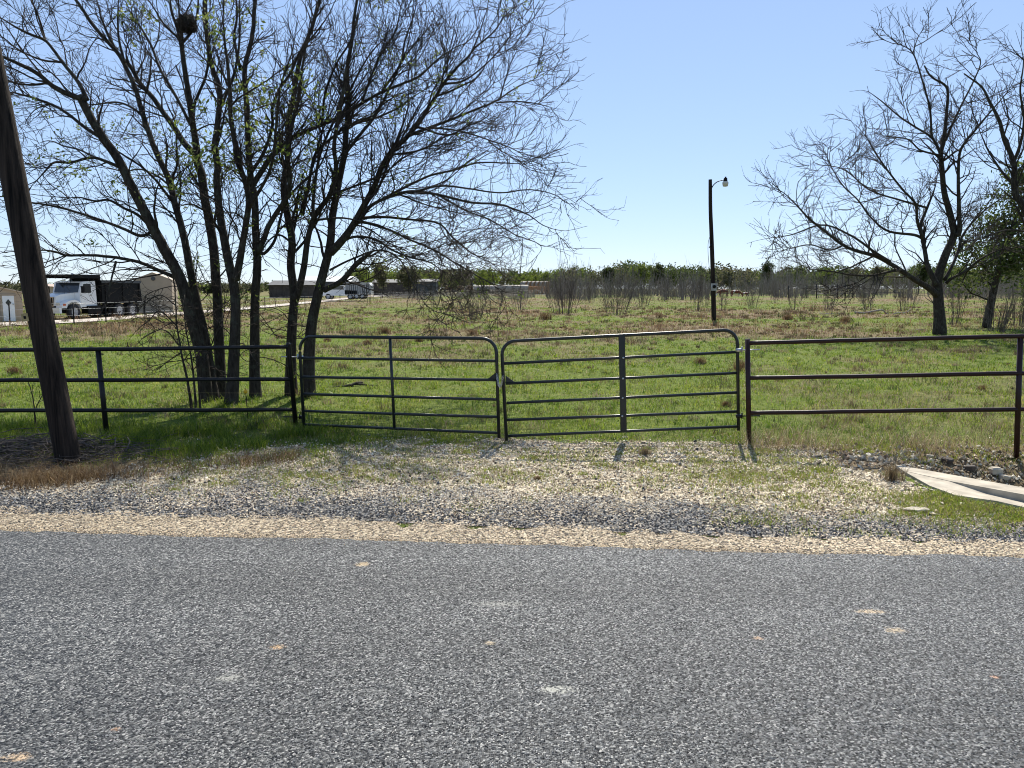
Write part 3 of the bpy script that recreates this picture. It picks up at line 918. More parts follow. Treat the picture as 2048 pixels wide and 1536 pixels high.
S = True
G1 = 'bare trees standing in a clump behind the black fence'
make_tree('bare_tree', 'bare twin stemmed tree leaning far left at the left end of the clump', [
    ([(415, 812), (409, 760), (403, 708), (391, 665), (380, 627), (361, 558), (325, 490), (292, 425), (264, 369), (243, 322), (223, 293), (202, 261), (182, 220), (173, 199)], 34, 17, 0, -0.6, S),
    ([(429, 808), (420, 740), (410, 675), (393, 597), (377, 513), (367, 464), (354, 415), (340, 360), (316, 308), (302, 272), (289, 234), (275, 187), (264, 158), (249, 126), (234, 103), (190, 53), (152, 0), (110, -60)], 26, 6, 0.1, 1.2, S),
    ([(173, 199), (149, 193), (111, 176), (76, 146), (38, 126), (0, 108), (-50, 92)], 15, 6, -0.6, -0.8),
    ([(174, 200), (158, 167), (123, 123), (94, 85), (61, 70), (32, 55), (0, 38), (-40, 20)], 12, 4, -0.6, 0.5),
    ([(91, 82), (76, 29), (63, 0), (50, -40)], 6, 3, -0.3, 0.3),
    ([(202, 275), (170, 255), (140, 231), (111, 212), (82, 202), (53, 193), (18, 186), (-20, 190)], 10, 4, -0.5, 0.9),
    ([(48, 190), (29, 158), (6, 132), (-20, 110)], 4, 2, 0.3, 0.3),
    ([(243, 336), (211, 322), (190, 315), (173, 316), (141, 324), (108, 324), (85, 349), (56, 384)], 9, 3.5, -0.4, -0.9),
    ([(190, 315), (160, 300), (130, 292), (100, 281), (70, 292)], 5, 2.5, -0.6, 0.8),
    ([(300, 452), (276, 430), (250, 417), (217, 401), (190, 403), (164, 397), (141, 397), (111, 401)], 9, 3, -0.2, -1.0),
    ([(310, 459), (283, 472), (250, 459), (223, 448), (190, 436), (146, 422), (111, 413), (56, 406), (0, 396), (-40, 392)], 9, 4, -0.1, 0.9),
    ([(366, 571), (349, 555), (312, 539), (281, 526), (250, 519), (208, 513), (169, 512), (130, 513), (99, 505), (73, 504), (26, 514), (0, 518)], 11, 4, 0, -1.3),
    ([(232, 523), (228, 538), (224, 552), (213, 599), (200, 630), (186, 656)], 6, 2, -0.5, -0.6),
    ([(340, 372), (312, 350), (280, 338), (250, 345), (215, 372)], 6, 2.5, 0.4, 0.8),
    ([(289, 234), (262, 214), (232, 205), (190, 210), (150, 206)], 7, 2.5, 0.6, 1.2),
    ([(249, 126), (238, 80), (236, 30), (240, -30)], 7, 3, 0.8, 0.5),
], 12.9, 101, G1, tuft=0.14, droop=0.03)
make_tree('bare_tree', 'bare tree whose stem forks high and carries a dark nest clump', [
    ([(442, 812), (440, 740), (437, 675), (436, 610), (432, 545), (429, 496), (423, 448), (413, 399), (407, 352), (396, 314)], 27, 19, 0, 0.3, S),
    ([(396, 314), (369, 287), (349, 255), (328, 226), (305, 193), (281, 164), (262, 130), (236, 100), (215, 60), (200, 10), (190, -40)], 17, 6, 0.3, 0.8),
    ([(396, 314), (390, 275), (384, 234), (378, 190), (371, 146), (363, 88), (355, 53), (343, 18), (335, -40)], 18, 8, 0.3, -0.4),
    ([(381, 249), (352, 193), (331, 158), (316, 129), (302, 91), (281, 56), (258, 20), (240, -20)], 9, 4, 0.2, 1.2),
    ([(384, 220), (398, 185), (412, 150), (416, 110), (410, 60), (402, 0)], 8, 4, 0.2, -0.9),
    ([(363, 88), (385, 60), (396, 25), (400, -30)], 7, 4, 0, 0.4),
], 13.3, 102, G1, tuft=0.34, leaf_size=0.04)
make_tree('bare_tree', 'bare tree in the middle of the clump, straight grey stem forking at eye height', [
    ([(462, 812), (466, 760), (468, 708), (471, 627), (468, 578), (458, 529), (449, 480), (439, 431), (434, 383), (432, 350), (434, 337), (428, 293), (431, 264), (434, 229), (437, 176), (422, 132), (410, 73), (407, 29), (405, -40)], 31, 8, 0, 0.8, S),
    ([(471, 560), (478, 530), (484, 496), (491, 457), (497, 415), (494, 376), (480, 330), (470, 280), (462, 230), (460, 170), (455, 110), (450, 40), (452, -40)], 20, 6, 0, -0.9),
    ([(434, 230), (452, 190), (470, 140), (478, 80), (476, 20), (480, -40)], 8, 4, 0.6, 0.6),
    ([(449, 480), (425, 440), (400, 415), (372, 405), (340, 412)], 7, 3, 0.2, -1.3),
    ([(497, 415), (520, 380), (540, 340), (548, 290), (552, 230), (560, 170), (580, 100), (590, 30)], 9, 4, -0.3, -1.4),
], 12.6, 103, G1, tuft=0.3, leaf_size=0.04)
make_tree('bare_tree', 'bare tree right of centre in the clump sending a long limb up to the right', [
    ([(512, 806), (509, 740), (509, 675), (509, 594), (512, 545), (512, 506), (509, 464), (507, 415), (503, 380), (498, 366), (492, 308), (489, 249), (486, 188), (483, 132), (492, 97), (498, 73), (501, 29), (505, -40)], 28, 8, 0, 0.5, S),
    ([(481, 140), (469, 76), (475, 29), (470, -40)], 8, 4, 0.4, 0.4),
    ([(513, 506), (527, 480), (536, 454), (553, 425), (576, 389), (579, 350), (575, 300), (585, 240), (600, 180), (610, 110), (628, 40), (640, -30)], 15, 5, 0, -0.7),
    ([(514, 507), (530, 506), (550, 480), (562, 435), (572, 400), (590, 360), (600, 310)], 9, 4, 0.1, 1.1),
    ([(503, 375), (510, 363), (527, 337), (542, 314), (571, 287), (596, 270), (644, 248), (684, 230), (724, 204), (764, 182), (797, 168), (837, 150), (877, 117), (910, 95), (947, 73), (983, 15)], 15, 3.5, 0.2, 1.5),
    ([(500, 350), (530, 300), (545, 250), (544, 220), (557, 181), (583, 141), (600, 100), (640, 50), (668, 0), (690, -40)], 10, 4, 0.3, -1.0),
    ([(724, 204), (740, 160), (760, 110), (790, 60), (800, 10), (812, -40)], 6, 3, 1.0, 0.6),
    ([(764, 182), (800, 130), (812, 80), (830, 30), (838, -20)], 7, 3, 1.1, -0.4),
    ([(644, 248), (650, 190), (672, 130), (700, 80), (712, 20), (724, -40)], 7, 3, 0.7, -0.8),
], 13.2, 104, G1, tuft=0.26, leaf_size=0.04)
make_tree('bare_tree', 'bare forked tree beside the black end post of the fence', [
    ([(582, 784), (582, 708), (585, 643), (589, 591), (582, 532), (585, 487), (580, 450), (572, 410), (570, 370), (578, 320), (582, 250), (592, 190), (606, 120), (630, 60), (650, -20)], 28, 7, 0, 0.4, S),
    ([(590, 600), (598, 578), (608, 532), (615, 480), (626, 440), (641, 415), (660, 390), (672, 340), (668, 290), (680, 220), (690, 150), (700, 90), (720, 20), (730, -40)], 19, 5, 0, -0.8),
    ([(604, 430), (618, 365), (629, 314), (644, 292), (669, 270), (699, 248), (740, 238), (790, 218), (830, 190), (870, 165), (910, 130)], 11, 3, 0, 1.3),
    ([(626, 438), (628, 380), (640, 310), (664, 250), (700, 180), (740, 110), (780, 60), (800, 0)], 9, 3.5, -0.3, 0.7),
    ([(585, 487), (560, 470), (540, 480), (520, 510), (505, 545)], 6, 2.5, 0, -0.9),
    ([(660, 390), (700, 376), (760, 352), (810, 318), (850, 300), (900, 292), (940, 300)], 7, 2.5, -0.4, -1.0),
    ([(632, 440), (680, 436), (720, 442), (760, 452), (800, 470)], 6, 2.5, -0.2, -0.8),
], 13.6, 105, G1, tuft=0.1)
make_tree('bare_tree', 'bare wide spreading tree at the right end of the clump, behind the gate hinge', [
    ([(616, 780), (617, 740), (618, 708), (624, 643), (637, 584), (647, 545), (657, 506), (662, 470), (664, 438), (677, 365), (688, 310), (691, 255), (695, 204), (690, 150), (700, 90), (705, 30), (712, -40)], 32, 5, 0, 0.6, S),
    ([(660, 505), (676, 490), (699, 461), (724, 419), (750, 372), (764, 336), (782, 306), (815, 274), (852, 226), (888, 168), (914, 135), (947, 98), (976, 22), (985, -30)], 22, 4, 0, -0.8),
    ([(648, 580), (683, 562), (712, 530), (733, 513), (750, 500)], 15, 11, 0, -0.8),
    ([(699, 461), (720, 440), (742, 412), (779, 394), (823, 383), (877, 390), (943, 405), (998, 408), (1052, 427), (1085, 449), (1129, 460), (1176, 452)], 11, 2.5, -0.1, -1.6),
    ([(823, 385), (880, 372), (940, 378), (1000, 386), (1060, 380), (1110, 390), (1140, 410), (1172, 392)], 6, 2, -0.8, 0.9),
    ([(764, 400), (790, 385), (823, 368), (863, 350), (910, 339), (954, 325), (1009, 325), (1071, 332), (1103, 339)], 8, 2.5, -0.3, 0.8),
    ([(815, 272), (859, 255), (906, 237), (947, 219), (990, 201), (1027, 175), (1071, 153), (1114, 124)], 9, 2, -0.5, 1.4),
    ([(994, 205), (1052, 204), (1118, 219)], 4, 2, 0.4, -0.4),
    ([(1000, 196), (1014, 150), (1030, 110), (1048, 80)], 4, 2, 0.5, 0.5),
    ([(700, 455), (717, 438), (764, 434), (815, 438), (877, 445), (906, 474), (947, 507), (998, 532), (1030, 545)], 9, 2.5, 0, 0.9),
    ([(712, 446), (731, 445), (779, 460), (815, 478), (870, 503), (910, 529), (960, 560), (1000, 590), (1010, 640)], 8, 2, -0.2, -1.2),
    ([(672, 492), (706, 474), (750, 478), (786, 500), (823, 514), (863, 525), (896, 551), (930, 590)], 8, 2.5, 0, -0.6),
    ([(660, 540), (700, 520), (760, 500), (800, 520), (820, 560), (850, 610), (880, 650)], 6, 2, -0.1, -1.5),
    ([(877, 390), (930, 420), (980, 440), (1030, 470), (1085, 496), (1050, 540)], 5, 2, -0.6, 0.9),
    ([(860, 255), (920, 262), (980, 280), (1030, 300), (1062, 330)], 5, 2, -0.4, -0.9),
    ([(780, 310), (840, 300), (900, 270), (960, 262), (1010, 250)], 6, 2, -0.2, 1.1),
    ([(888, 168), (930, 160), (980, 120), (1020, 70), (1035, 30)], 6, 2, -0.5, -0.6),
    ([(947, 98), (990, 60), (1010, 20), (1020, -20)], 5, 2, -0.6, 0.5),
    ([(688, 310), (720, 270), (752, 230), (778, 180), (812, 110), (860, 50), (880, -10)], 9, 3, 0.2, 1.3),
], 13.4, 106, G1, tuft=0.05, droop=0.06, d1=4.6)

make_tree('sapling', 'thin many branched sapling at the left foot of the tree clump', [
    ([(383, 812), (374, 757), (361, 702), (351, 643), (349, 600), (345, 560), (338, 520)], 7, 2, 0, -0.3, S),
    ([(392, 812), (384, 720), (372, 640), (372, 590)], 6, 2, -0.1, 0.4, S),
    ([(400, 815), (398, 740), (420, 690), (438, 640)], 5, 2, -0.1, -0.4, S),
    ([(352, 650), (320, 622), (300, 640), (270, 665), (250, 690)], 4, 1.5, 0, -0.5),
    ([(357, 690), (330, 660), (295, 670), (262, 700)], 4, 1.5, -0.1, -0.6),
    ([(350, 610), (320, 590), (285, 610), (250, 620)], 3.5, 1.5, 0, 0.4),
    ([(362, 705), (340, 720), (310, 740), (290, 730)], 3.5, 1.5, 0, -0.3),
], 12.0, 107, None, d1=9, d2=9, d3=6, d0=0, shoots=0, l1=(0.25, 0.7), l2=(0.12, 0.4), l3=(0.06, 0.2), cat='sapling', tmin=0.1)
make_tree('sapling', 'spindly leafless sapling in dead brush behind the leaning wooden pole', [
    ([(72, 862), (68, 820), (62, 790), (52, 762)], 5, 1.5, 0, 0.1, S),
    ([(68, 825), (80, 800), (98, 770)], 3, 1.2, 0, 0.2),
], 10.0, 108, None, d1=6, d2=5, d3=4, d0=0, shoots=0, l1=(0.15, 0.4), l2=(0.08, 0.2), l3=(0.05, 0.1), cat='sapling', tmin=0.2)

# tree on the right
make_tree('bare_tree', 'bare spreading tree with a forked trunk standing alone in the field on the right', [
    ([(1879, 664), (1879, 640), (1877, 610), (1876, 584), (1874, 565), (1880, 540), (1893, 505), (1908, 470), (1903, 440), (1897, 416), (1888, 381), (1885, 344), (1882, 306), (1888, 281), (1894, 219), (1894, 175), (1863, 153), (1848, 130)], 28, 3.5, 0, 0.8, S),
    ([(1874, 590), (1856, 575), (1826, 557), (1790, 533), (1755, 513), (1713, 501), (1686, 489), (1647, 459), (1616, 434), (1588, 403), (1563, 381), (1538, 372), (1497, 369)], 17, 2, 0, -2.5),
    ([(1781, 524), (1749, 504), (1725, 486), (1700, 470), (1660, 452), (1630, 452), (1580, 470), (1520, 480), (1492, 488)], 8, 2, -0.9, 2.0),
    ([(1846, 478), (1829, 470), (1776, 462), (1741, 434), (1716, 400), (1685, 369), (1660, 328), (1644, 294), (1630, 276)], 8, 2, 0, -1.8),
    ([(1800, 540), (1775, 544), (1743, 551), (1707, 550), (1672, 544), (1618, 536), (1583, 519)], 7, 2, -0.5, -1.6),
    ([(1737, 550), (1713, 566), (1686, 581)], 3.5, 1.5, -1.0, -0.5),
    ([(1752, 549), (1762, 566), (1779, 577)], 3.5, 1.5, -1.0, -0.3),
    ([(1874, 570), (1856, 535), (1851, 510), (1845, 475), (1841, 450), (1854, 416), (1869, 375), (1876, 337)], 15, 4, -0.2, 1.6),
    ([(1845, 475), (1834, 440), (1832, 409), (1804, 378), (1772, 337), (1751, 306), (1726, 266), (1685, 225)], 9, 2, -0.1, -1.4),
    ([(1882, 306), (1863, 275), (1829, 253), (1797, 231), (1760, 200), (1729, 181), (1697, 183)], 7, 2, 0.3, 1.5),
    ([(1863, 272), (1860, 219), (1847, 169), (1826, 106), (1791, 84), (1760, 56)], 6, 2, 0.4, -0.8),
    ([(1826, 106), (1834, 80), (1845, 60)], 3, 1.5, 0.1, 0.4),
    ([(1885, 312), (1841, 300), (1816, 278), (1772, 272), (1745, 262)], 6, 2, 0.2, -1.4),
    ([(1891, 281), (1904, 250), (1922, 212), (1947, 162), (1960, 125), (1951, 103), (1960, 75)], 7, 2, 0.3, 1.2),
    ([(1910, 470), (1919, 465), (1918, 422), (1916, 344), (1922, 297), (1950, 260), (1976, 228), (2016, 181), (2035, 141), (2046, 110)], 13, 2, 0.1, -1.0),
    ([(1893, 566), (1903, 557), (1927, 545), (1960, 520), (2000, 500), (2040, 490)], 9, 3, 0, -1.4),
    ([(1889, 560), (1905, 530), (1915, 505), (1926, 470), (1960, 430), (2000, 400), (2040, 380)], 9, 3, 0, 1.8),
    ([(1926, 560), (1940, 538), (1985, 520), (2020, 490)], 4, 2, 0, -1.8),
    ([(1855, 416), (1800, 400), (1740, 380), (1690, 340), (1650, 330), (1600, 330)], 6, 2, 0.4, 1.7),
    ([(1690, 489), (1660, 500), (1620, 490), (1570, 500), (1530, 512)], 5, 1.5, -1.2, -0.8),
], 31.5, 109, None, d1=2.3, d2=3.4, d3=3.4, l1=(0.8, 2.4), l2=(0.45, 1.5), l3=(0.2, 0.7), droop=0.035, d0=0.9, l0=(1.2, 3.2), shoots=0.6)
make_tree('bare_tree', 'bare tree at the right edge, its trunk leaning in from outside the picture', [
    ([(2115, 668), (2110, 600), (2085, 500), (2047, 416), (2029, 388), (2026, 328), (2007, 281), (1997, 244), (1976, 203), (1960, 175), (1926, 150)], 34, 3, 0, 0.8, S),
    ([(2028, 370), (2004, 344), (1979, 306), (1962, 270), (1950, 240)], 8, 2, 0.4, 1.0),
    ([(2026, 328), (2040, 290), (2048, 240), (2040, 180), (2046, 120), (2030, 60)], 9, 2, 0.4, -1.0),
    ([(2085, 500), (2060, 470), (2030, 460), (1990, 466), (1950, 480)], 8, 2, 0.2, -1.6),
    ([(2110, 600), (2120, 480), (2125, 380), (2110, 260), (2090, 160), (2060, 60), (2045, 10)], 20, 4, 0.1, 0.9),
    ([(2090, 160), (2060, 130), (2035, 110), (2020, 90)], 6, 2, 0.5, -0.7),
], 28.0, 110, None, d1=1.7, d2=3.2, d3=3.4, l1=(1.0, 3.2), l2=(0.5, 1.6), l3=(0.2, 0.7), d0=0.6, l0=(1.6, 4.2), shoots=0)

def bird_nest():
    rg = np.random.default_rng(5)
    c = D(374, 48, 13.2)
    n = 260
    a = rg.normal(0, 1, (n, 3)); a /= np.linalg.norm(a, axis=1, keepdims=True)
    p = a * 0.13 * rg.uniform(0.5, 1.0, (n, 1)); d = np.cross(a, rg.normal(0, 1, (n, 3)))
    d /= np.linalg.norm(d, axis=1, keepdims=True)
    P = np.stack([p - d * 0.12, p * 1.05, p + d * 0.12], 1)
    mb = MB(); mb.tubes(P, np.full((n, 3), 0.006), 3, False)
    o = mb.build('nest', M['bark']); o.location = c
    tag(o, 'dark round nest of twigs high in the bare trees', 'nest')
bird_nest()

# ------------------------------------------------------------------ leafy trees: live oak and greens by the yard
OAK = np.array([(0.045, 0.07, 0.018), (0.065, 0.085, 0.022), (0.085, 0.10, 0.033), (0.036, 0.052, 0.016)])
SPRING = np.array([(0.15, 0.20, 0.035), (0.19, 0.23, 0.05), (0.11, 0.15, 0.03)])
OLIVE = np.array([(0.12, 0.125, 0.06), (0.16, 0.15, 0.09), (0.10, 0.11, 0.05)])

def leafy_tree(name, label, base, height, crown_w, crown_lo, pal, seed, clumps, per, leaf, group=None, stems=1, spread=0.3, cat='tree', stemr=0.12):
    rg = np.random.default_rng(seed)
    root = thing(name, label, cat, base, 0, group)
    P, R = [], []
    for s_ in range(stems):
        top = np.array([rg.normal(0, 0.15 * crown_w), rg.normal(0, 0.15 * crown_w), height * 0.85])
        P.append(resample([(rg.normal(0, 0.1) * (stems > 1), rg.normal(0, 0.1) * (stems > 1), -0.1), (top[0] * 0.2, top[1] * 0.3, height * 0.3), top * np.array([0.6, 0.6, 0.7]), top], 16))
        R.append(np.linspace(1, 0.15, 16) * stemr * height / 6)
    P, R = np.stack(P), np.stack(R)
    tb = MB(); tb.tubes(P, R, 7)
    P1, R1 = grow(rg, P, R, 3.2 * 6 / height * 1.5 / stems ** 0.5, crown_w * 0.25, crown_w * 0.62, 55, 0.5, 0.05, 0.01, 7, 0.18, 0.08, crown_lo * 0.9, 1.0, 0.3, 0.45)
    tb.tubes(P1, R1, 4, False)
    tb.build('trunk', M['bark'], root)
    P2, R2 = grow(rg, P1, R1, 2.4, crown_w * 0.08, crown_w * 0.22, 45, 0.5, 0.02, 0.006, 4, 0.2, 0.08, 0.2)
    tips = np.concatenate([P1[:, -1], P2[:, -1], P2[:, 2], P1[:, 4]])
    tips = tips[tips[:, 2] > height * crown_lo]
    if len(tips) > clumps:
        tips = tips[rg.permutation(len(tips))[:clumps]]
    cm = MB(); leafcards(rg, tips, spread, per, leaf, pal, cm)
    cm.tubes(P2, R2, 3, False, tint=np.broadcast_to(np.array([0.08, 0.065, 0.05]), (len(P2), 3)))
    cm.build('crown', M['farleaf'], root)
    return root

def ground_at(px, py):
    """where a photo pixel meets the gently rising field"""
    d = ray(px, py)
    lo, hi = 3.0, 900.0
    for _ in range(60):
        Y = 0.5 * (lo + hi); s = Y / d[1]
        if H + d[2] * s > g1(d[0] * s, Y): lo = Y
        else: hi = Y
    s = lo / d[1]
    return Vector((d[0] * s, lo, g1(d[0] * s, lo)))

b = ground_at(1972, 656)
leafy_tree('live_oak', 'dark evergreen oak with dense small leaves behind the bare tree at right', b, 8.1, 4.4, 0.22, OAK * 1.5, 201, 1500, 46, 0.10, spread=0.36, stemr=0.16)
b = ground_at(2050, 640)
leafy_tree('live_oak', 'dark evergreen oak cut by the right edge of the picture', b, 6.9, 5.2, 0.16, OAK * 1.4, 202, 1400, 46, 0.10, spread=0.38, stemr=0.14)
# ------------------------------------------------------------------ bare bushes and young stems in the field
def make_bush(seed, hgt, wid, nst, dn=4.0):
    rg = np.random.default_rng(seed)
    a = rg.uniform(0, 6.28, nst); k = np.sqrt(rg.uniform(0.02, 1, nst))
    base = np.stack([np.cos(a) * k * 0.22 * wid, np.sin(a) * k * 0.22 * wid, np.full(nst, -0.05)], 1)
    top = np.stack([np.cos(a) * k * 0.5 * wid, np.sin(a) * k * 0.5 * wid, hgt * rg.uniform(0.65, 1.0, nst)], 1)
    P = np.stack([resample([base[i], base[i] * 0.6 + top[i] * 0.4 + rg.normal(0, 0.05, 3), top[i]], 9) for i in range(nst)])
    R = np.linspace(1, 0.35, 9)[None] * rg.uniform(0.010, 0.020, nst)[:, None]
    mb = MB(); mb.tubes(P, R, 5, False)
    P1, R1 = grow(rg, P, R, dn, 0.25 * hgt, 0.5 * hgt, 28, 0.6, 0.010, 0.006, 6, 0.14, 0.06, 0.15)
    P2, R2 = grow(rg, P1, R1, dn * 1.1, 0.1 * hgt, 0.28 * hgt, 32, 0.7, 0.007, 0.005, 4, 0.16, 0.05, 0.1)
    mb.tubes(P1, R1, 4, False); mb.tubes(P2, R2, 3, False)
    return mb

BUSH = [(1130, 628, 538, 110, 'large rounded leafless bush in mid field, left of two alike'),
        (1232, 630, 545, 90, 'large rounded leafless bush in mid field with a mossy dark foot'),
        (946, 640, 575, 75, 'leafless bush of fanning stems behind the left gate leaf'),
        (1040, 622, 578, 55, 'low leafless bush in front of the orange hay bales'),
        (1285, 614, 560, 60, 'loose leafless bush right of the two big ones'),
        (1330, 602, 552, 34, 'vase shaped small leafless bush among green grass'),
        (1392, 622, 548, 44, 'leafless bush just left of the lamp pole'),
        (1445, 622, 560, 30, 'thin leafless bush just right of the lamp pole'),
        (1412, 612, 556, 30, 'leafless bush half hidden behind the lamp pole'),
        (1505, 618, 575, 46, 'sparse leafless stems in dead grass below the cattle'),
        (1590, 620, 578, 40, 'sparse leafless bush beside the pipe cattle pen'),
        (1655, 622, 582, 46, 'leafless bush below the middle of the cattle pen'),
        (1735, 622, 560, 44, 'upright leafless bush behind the bleached fallen log'),
        (1812, 622, 556, 60, 'leafless bush between fallen log and big bare tree'),
        (1910, 650, 560, 44, 'clump of straight young stems beside the big bare trunk'),
        (1990, 664, 590, 70, 'leafless spreading stems at the foot of the evergreen oak'),
        (2036, 655, 570, 40, 'leafless stems at the right edge under the oaks'),
        (1000, 612, 572, 30, 'small leafless bush near the long hay row'),
        (1180, 606, 552, 40, 'grey leafless bush behind the two big rounded ones'),
        (1365, 600, 560, 30, 'small leafless bush far back, left of the lamp pole'),
        (1550, 606, 566, 34, 'small leafless bush between cattle and pen'),
        (870, 618, 585, 26, 'tiny leafless bush in front of the dark shed')]
for i, (px, py, pt, wpx, lab) in enumerate(BUSH):
    g = ground_at(px, py)
    hg = (py - pt) * g.y / F * 1.0
    wd = wpx * g.y / F
    o = make_bush(300 + i, hg, wd, max(7, int(wpx * 0.30)), 4.2 * min(1, 2.6 / max(hg, 1.2))).build('bare_bush', M['bushtwig'])
    o.location = g
    tag(o, lab, 'bush', 'leafless bushes dotted over the field')

# ------------------------------------------------------------------ far wood and brush along the skyline
def wood():
    rg = np.random.default_rng(77)
    lf = MB()
    n = 520
    px = rg.uniform(700, 2400, n)
    px = np.concatenate([px, rg.uniform(-500, 700, 130)])
    Y = rg.uniform(175, 330, len(px))
    top = 556 - 24 * fnoise(px / 55.0, px * 0, 7, 3) - rg.uniform(0, 9, len(px)) 
    top = np.where(px < 700, 572 - rg.uniform(0, 6, len(px)), top)
    bump_ = 10 * np.exp(-((px - 1260) / 90) ** 2) + 8 * np.exp(-((px - 1830) / 110) ** 2)
    top -= bump_ * (px > 700)
    x = (px - 1024) / F * Y
    ht = 1.9 + (577 - top) / F * Y - 0.75
    green = fnoise(px / 70.0 + 4, px * 0, 13, 2)
    green = np.where((px > 1040) & (px < 1130), 0.9, green)
    cs, ps = [], []
    for i in range(len(px)):
        k = int(rg.integers(16, 30))
        r = rg.uniform(1.4, 3.4)
        a = rg.normal(0, 1, (k, 3)); a /= np.linalg.norm(a, axis=1, keepdims=True)
        a *= rg.uniform(0.35, 1.0, (k, 1))
        hh = max(ht[i], 2.0)
        c = np.stack([x[i] + a[:, 0] * r, Y[i] + a[:, 1] * r, 0.75 + hh * 0.58 + a[:, 2] * hh * 0.42], 1)
        pal = SPRING * 0.8 if green[i] > 0.70 else (OLIVE * 0.8 if green[i] > 0.40 else OAK * 1.3)
        leafcards(rg, c, 0.55, 12, 0.42, pal, lf)
    o = lf.build('distant_wood', M['farleaf'])
    tag(o, 'far wood of green and olive trees along the skyline', 'wood', kind='stuff')
    # bare grey brush in front of it
    n = 21000
    px = rg.uniform(760, 2350, n); Y = rg.uniform(105, 178, n)
    dens = fnoise(px / 45.0, Y / 9.0, 19, 3)
    keep = (dens > 0.48) & ~((px > 1415) & (px < 1515) & (Y < 132)) & ~((px > 1565) & (px < 1810) & (Y < 116))
    px, Y = px[keep], Y[keep]; n = len(px)
    x = (px - 1024) / F * Y
    lim = smooth(1040, 1140, px)
    h = rg.gamma(4.0, 0.6, n).clip(0.6, 4.2) * (0.25 + 0.75 * lim) * (0.35 + 1.5 * fnoise(px / 26.0, Y / 8.0, 29, 2) ** 1.3)
    z = gh(x, Y)
    bx, by = rg.normal(0, 0.35, n), rg.normal(0, 0.35, n)
    P = np.stack([np.stack([x, Y, z], 1), np.stack([x + bx * 0.4, Y + by * 0.4, z + h * 0.55], 1), np.stack([x + bx * 1.4, Y + by, z + h], 1)], 1)
    R = np.stack([np.full(n, 0.026), np.full(n, 0.02), np.full(n, 0.012)], 1)
    pal = np.array([(0.13, 0.105, 0.085), (0.2, 0.17, 0.14), (0.27, 0.24, 0.21), (0.15, 0.14, 0.09)])
    ci = (fnoise(px / 20.0, Y / 6.0, 39, 2) * 5 + rg.normal(0, 0.5, n) - 0.5).clip(0, 3).astype(int)
    mb = MB(); mb.tubes(P, R, 3, False, tint=pal[ci])
    P1, R1 = grow(rg, P, R, 1.4, 0.5, 1.6, 32, 0.7, 0.018, 0.011, 3, 0.2, 0.05, 0.2)
    mb.tubes(P1, R1, 3, False, tint=pal[rg.integers(0, 4, len(P1))])
    tag(mb.build('brush_thicket', M['stone']), 'grey leafless brush thicket in front of the far wood', 'brush', kind='stuff')
wood()
for i, (px, py, pt, wpx, pal, lab) in enumerate((
        (1533, 592, 526, 40, OAK, 'solitary round topped dark tree rising above the skyline brush'),
        (1318, 592, 528, 44, OAK, 'taller dark green tree on the skyline left of the lamp pole'),
        (1285, 592, 533, 60, SPRING, 'bright green tree on the skyline above the bare bushes'),
        (1212, 594, 535, 40, OAK, 'dark bushy tree on the skyline behind the big bare bush'),
        (1090, 592, 553, 70, SPRING, 'light green low tree behind the orange bales'),
        (768, 594, 522, 50, OLIVE, 'loose olive green tree rising in front of the dark sheds'),
        (820, 592, 536, 60, OLIVE, 'olive grey tree behind the dark sheds'),
        (1830, 592, 530, 60, OAK, 'dark tree on the skyline behind the big bare tree'),
        (1745, 592, 538, 50, OLIVE, 'olive tree on the skyline above the cattle pen'),
        (1645, 592, 541, 50, SPRING, 'yellow green tree on the skyline left of the cattle pen'))):
    Y = 120 if px < 900 else 168
    x = (px - 1024) / F * Y
    b = Vector((x, Y, g1(x, Y)))
    ht = H + (577 - pt) / F * Y - b.z
    leafy_tree('field_tree', lab, b, ht, wpx * Y / F * 0.8, 0.35, pal, 400 + i, 240, 16, 0.2, 'trees along the skyline', 2, 0.32, stemr=0.1)

# ------------------------------------------------------------------ fences and gates
def pix_plane(pA, YA, pB, YB):
    """vertical plane standing on two photo points; returns the 3D point on it seen at a pixel"""
    A, B = D(*pA, YA), D(*pB, YB)
    nx, ny = -(B.y - A.y), (B.x - A.x)
    def f(px, py):
        d = ray(px, py)
        s = (nx * A.x + ny * A.y) / (nx * d[0] + ny * d[1])
        return np.array([d[0] * s, d[1] * s, H + d[2] * s])
    return f

def arc_tube(pts, n=7):
    return pts

def corner(p, c, q, r, n=7):
    """points of a rounded bend from p round corner c towards q"""
    p, c, q = map(np.array, (p, c, q))
    a = (p - c) / np.linalg.norm(p - c); b = (q - c) / np.linalg.norm(q - c)
    o = []
    for k in range(n + 1):
        t = k / n * math.pi / 2
        o.append(c + a * r * (1 - math.sin(t)) + b * r * (1 - math.cos(t)))
    return o

def part(mb, name, mat, root):
    return loc_all(mb, root.location).build(name, mat, root)

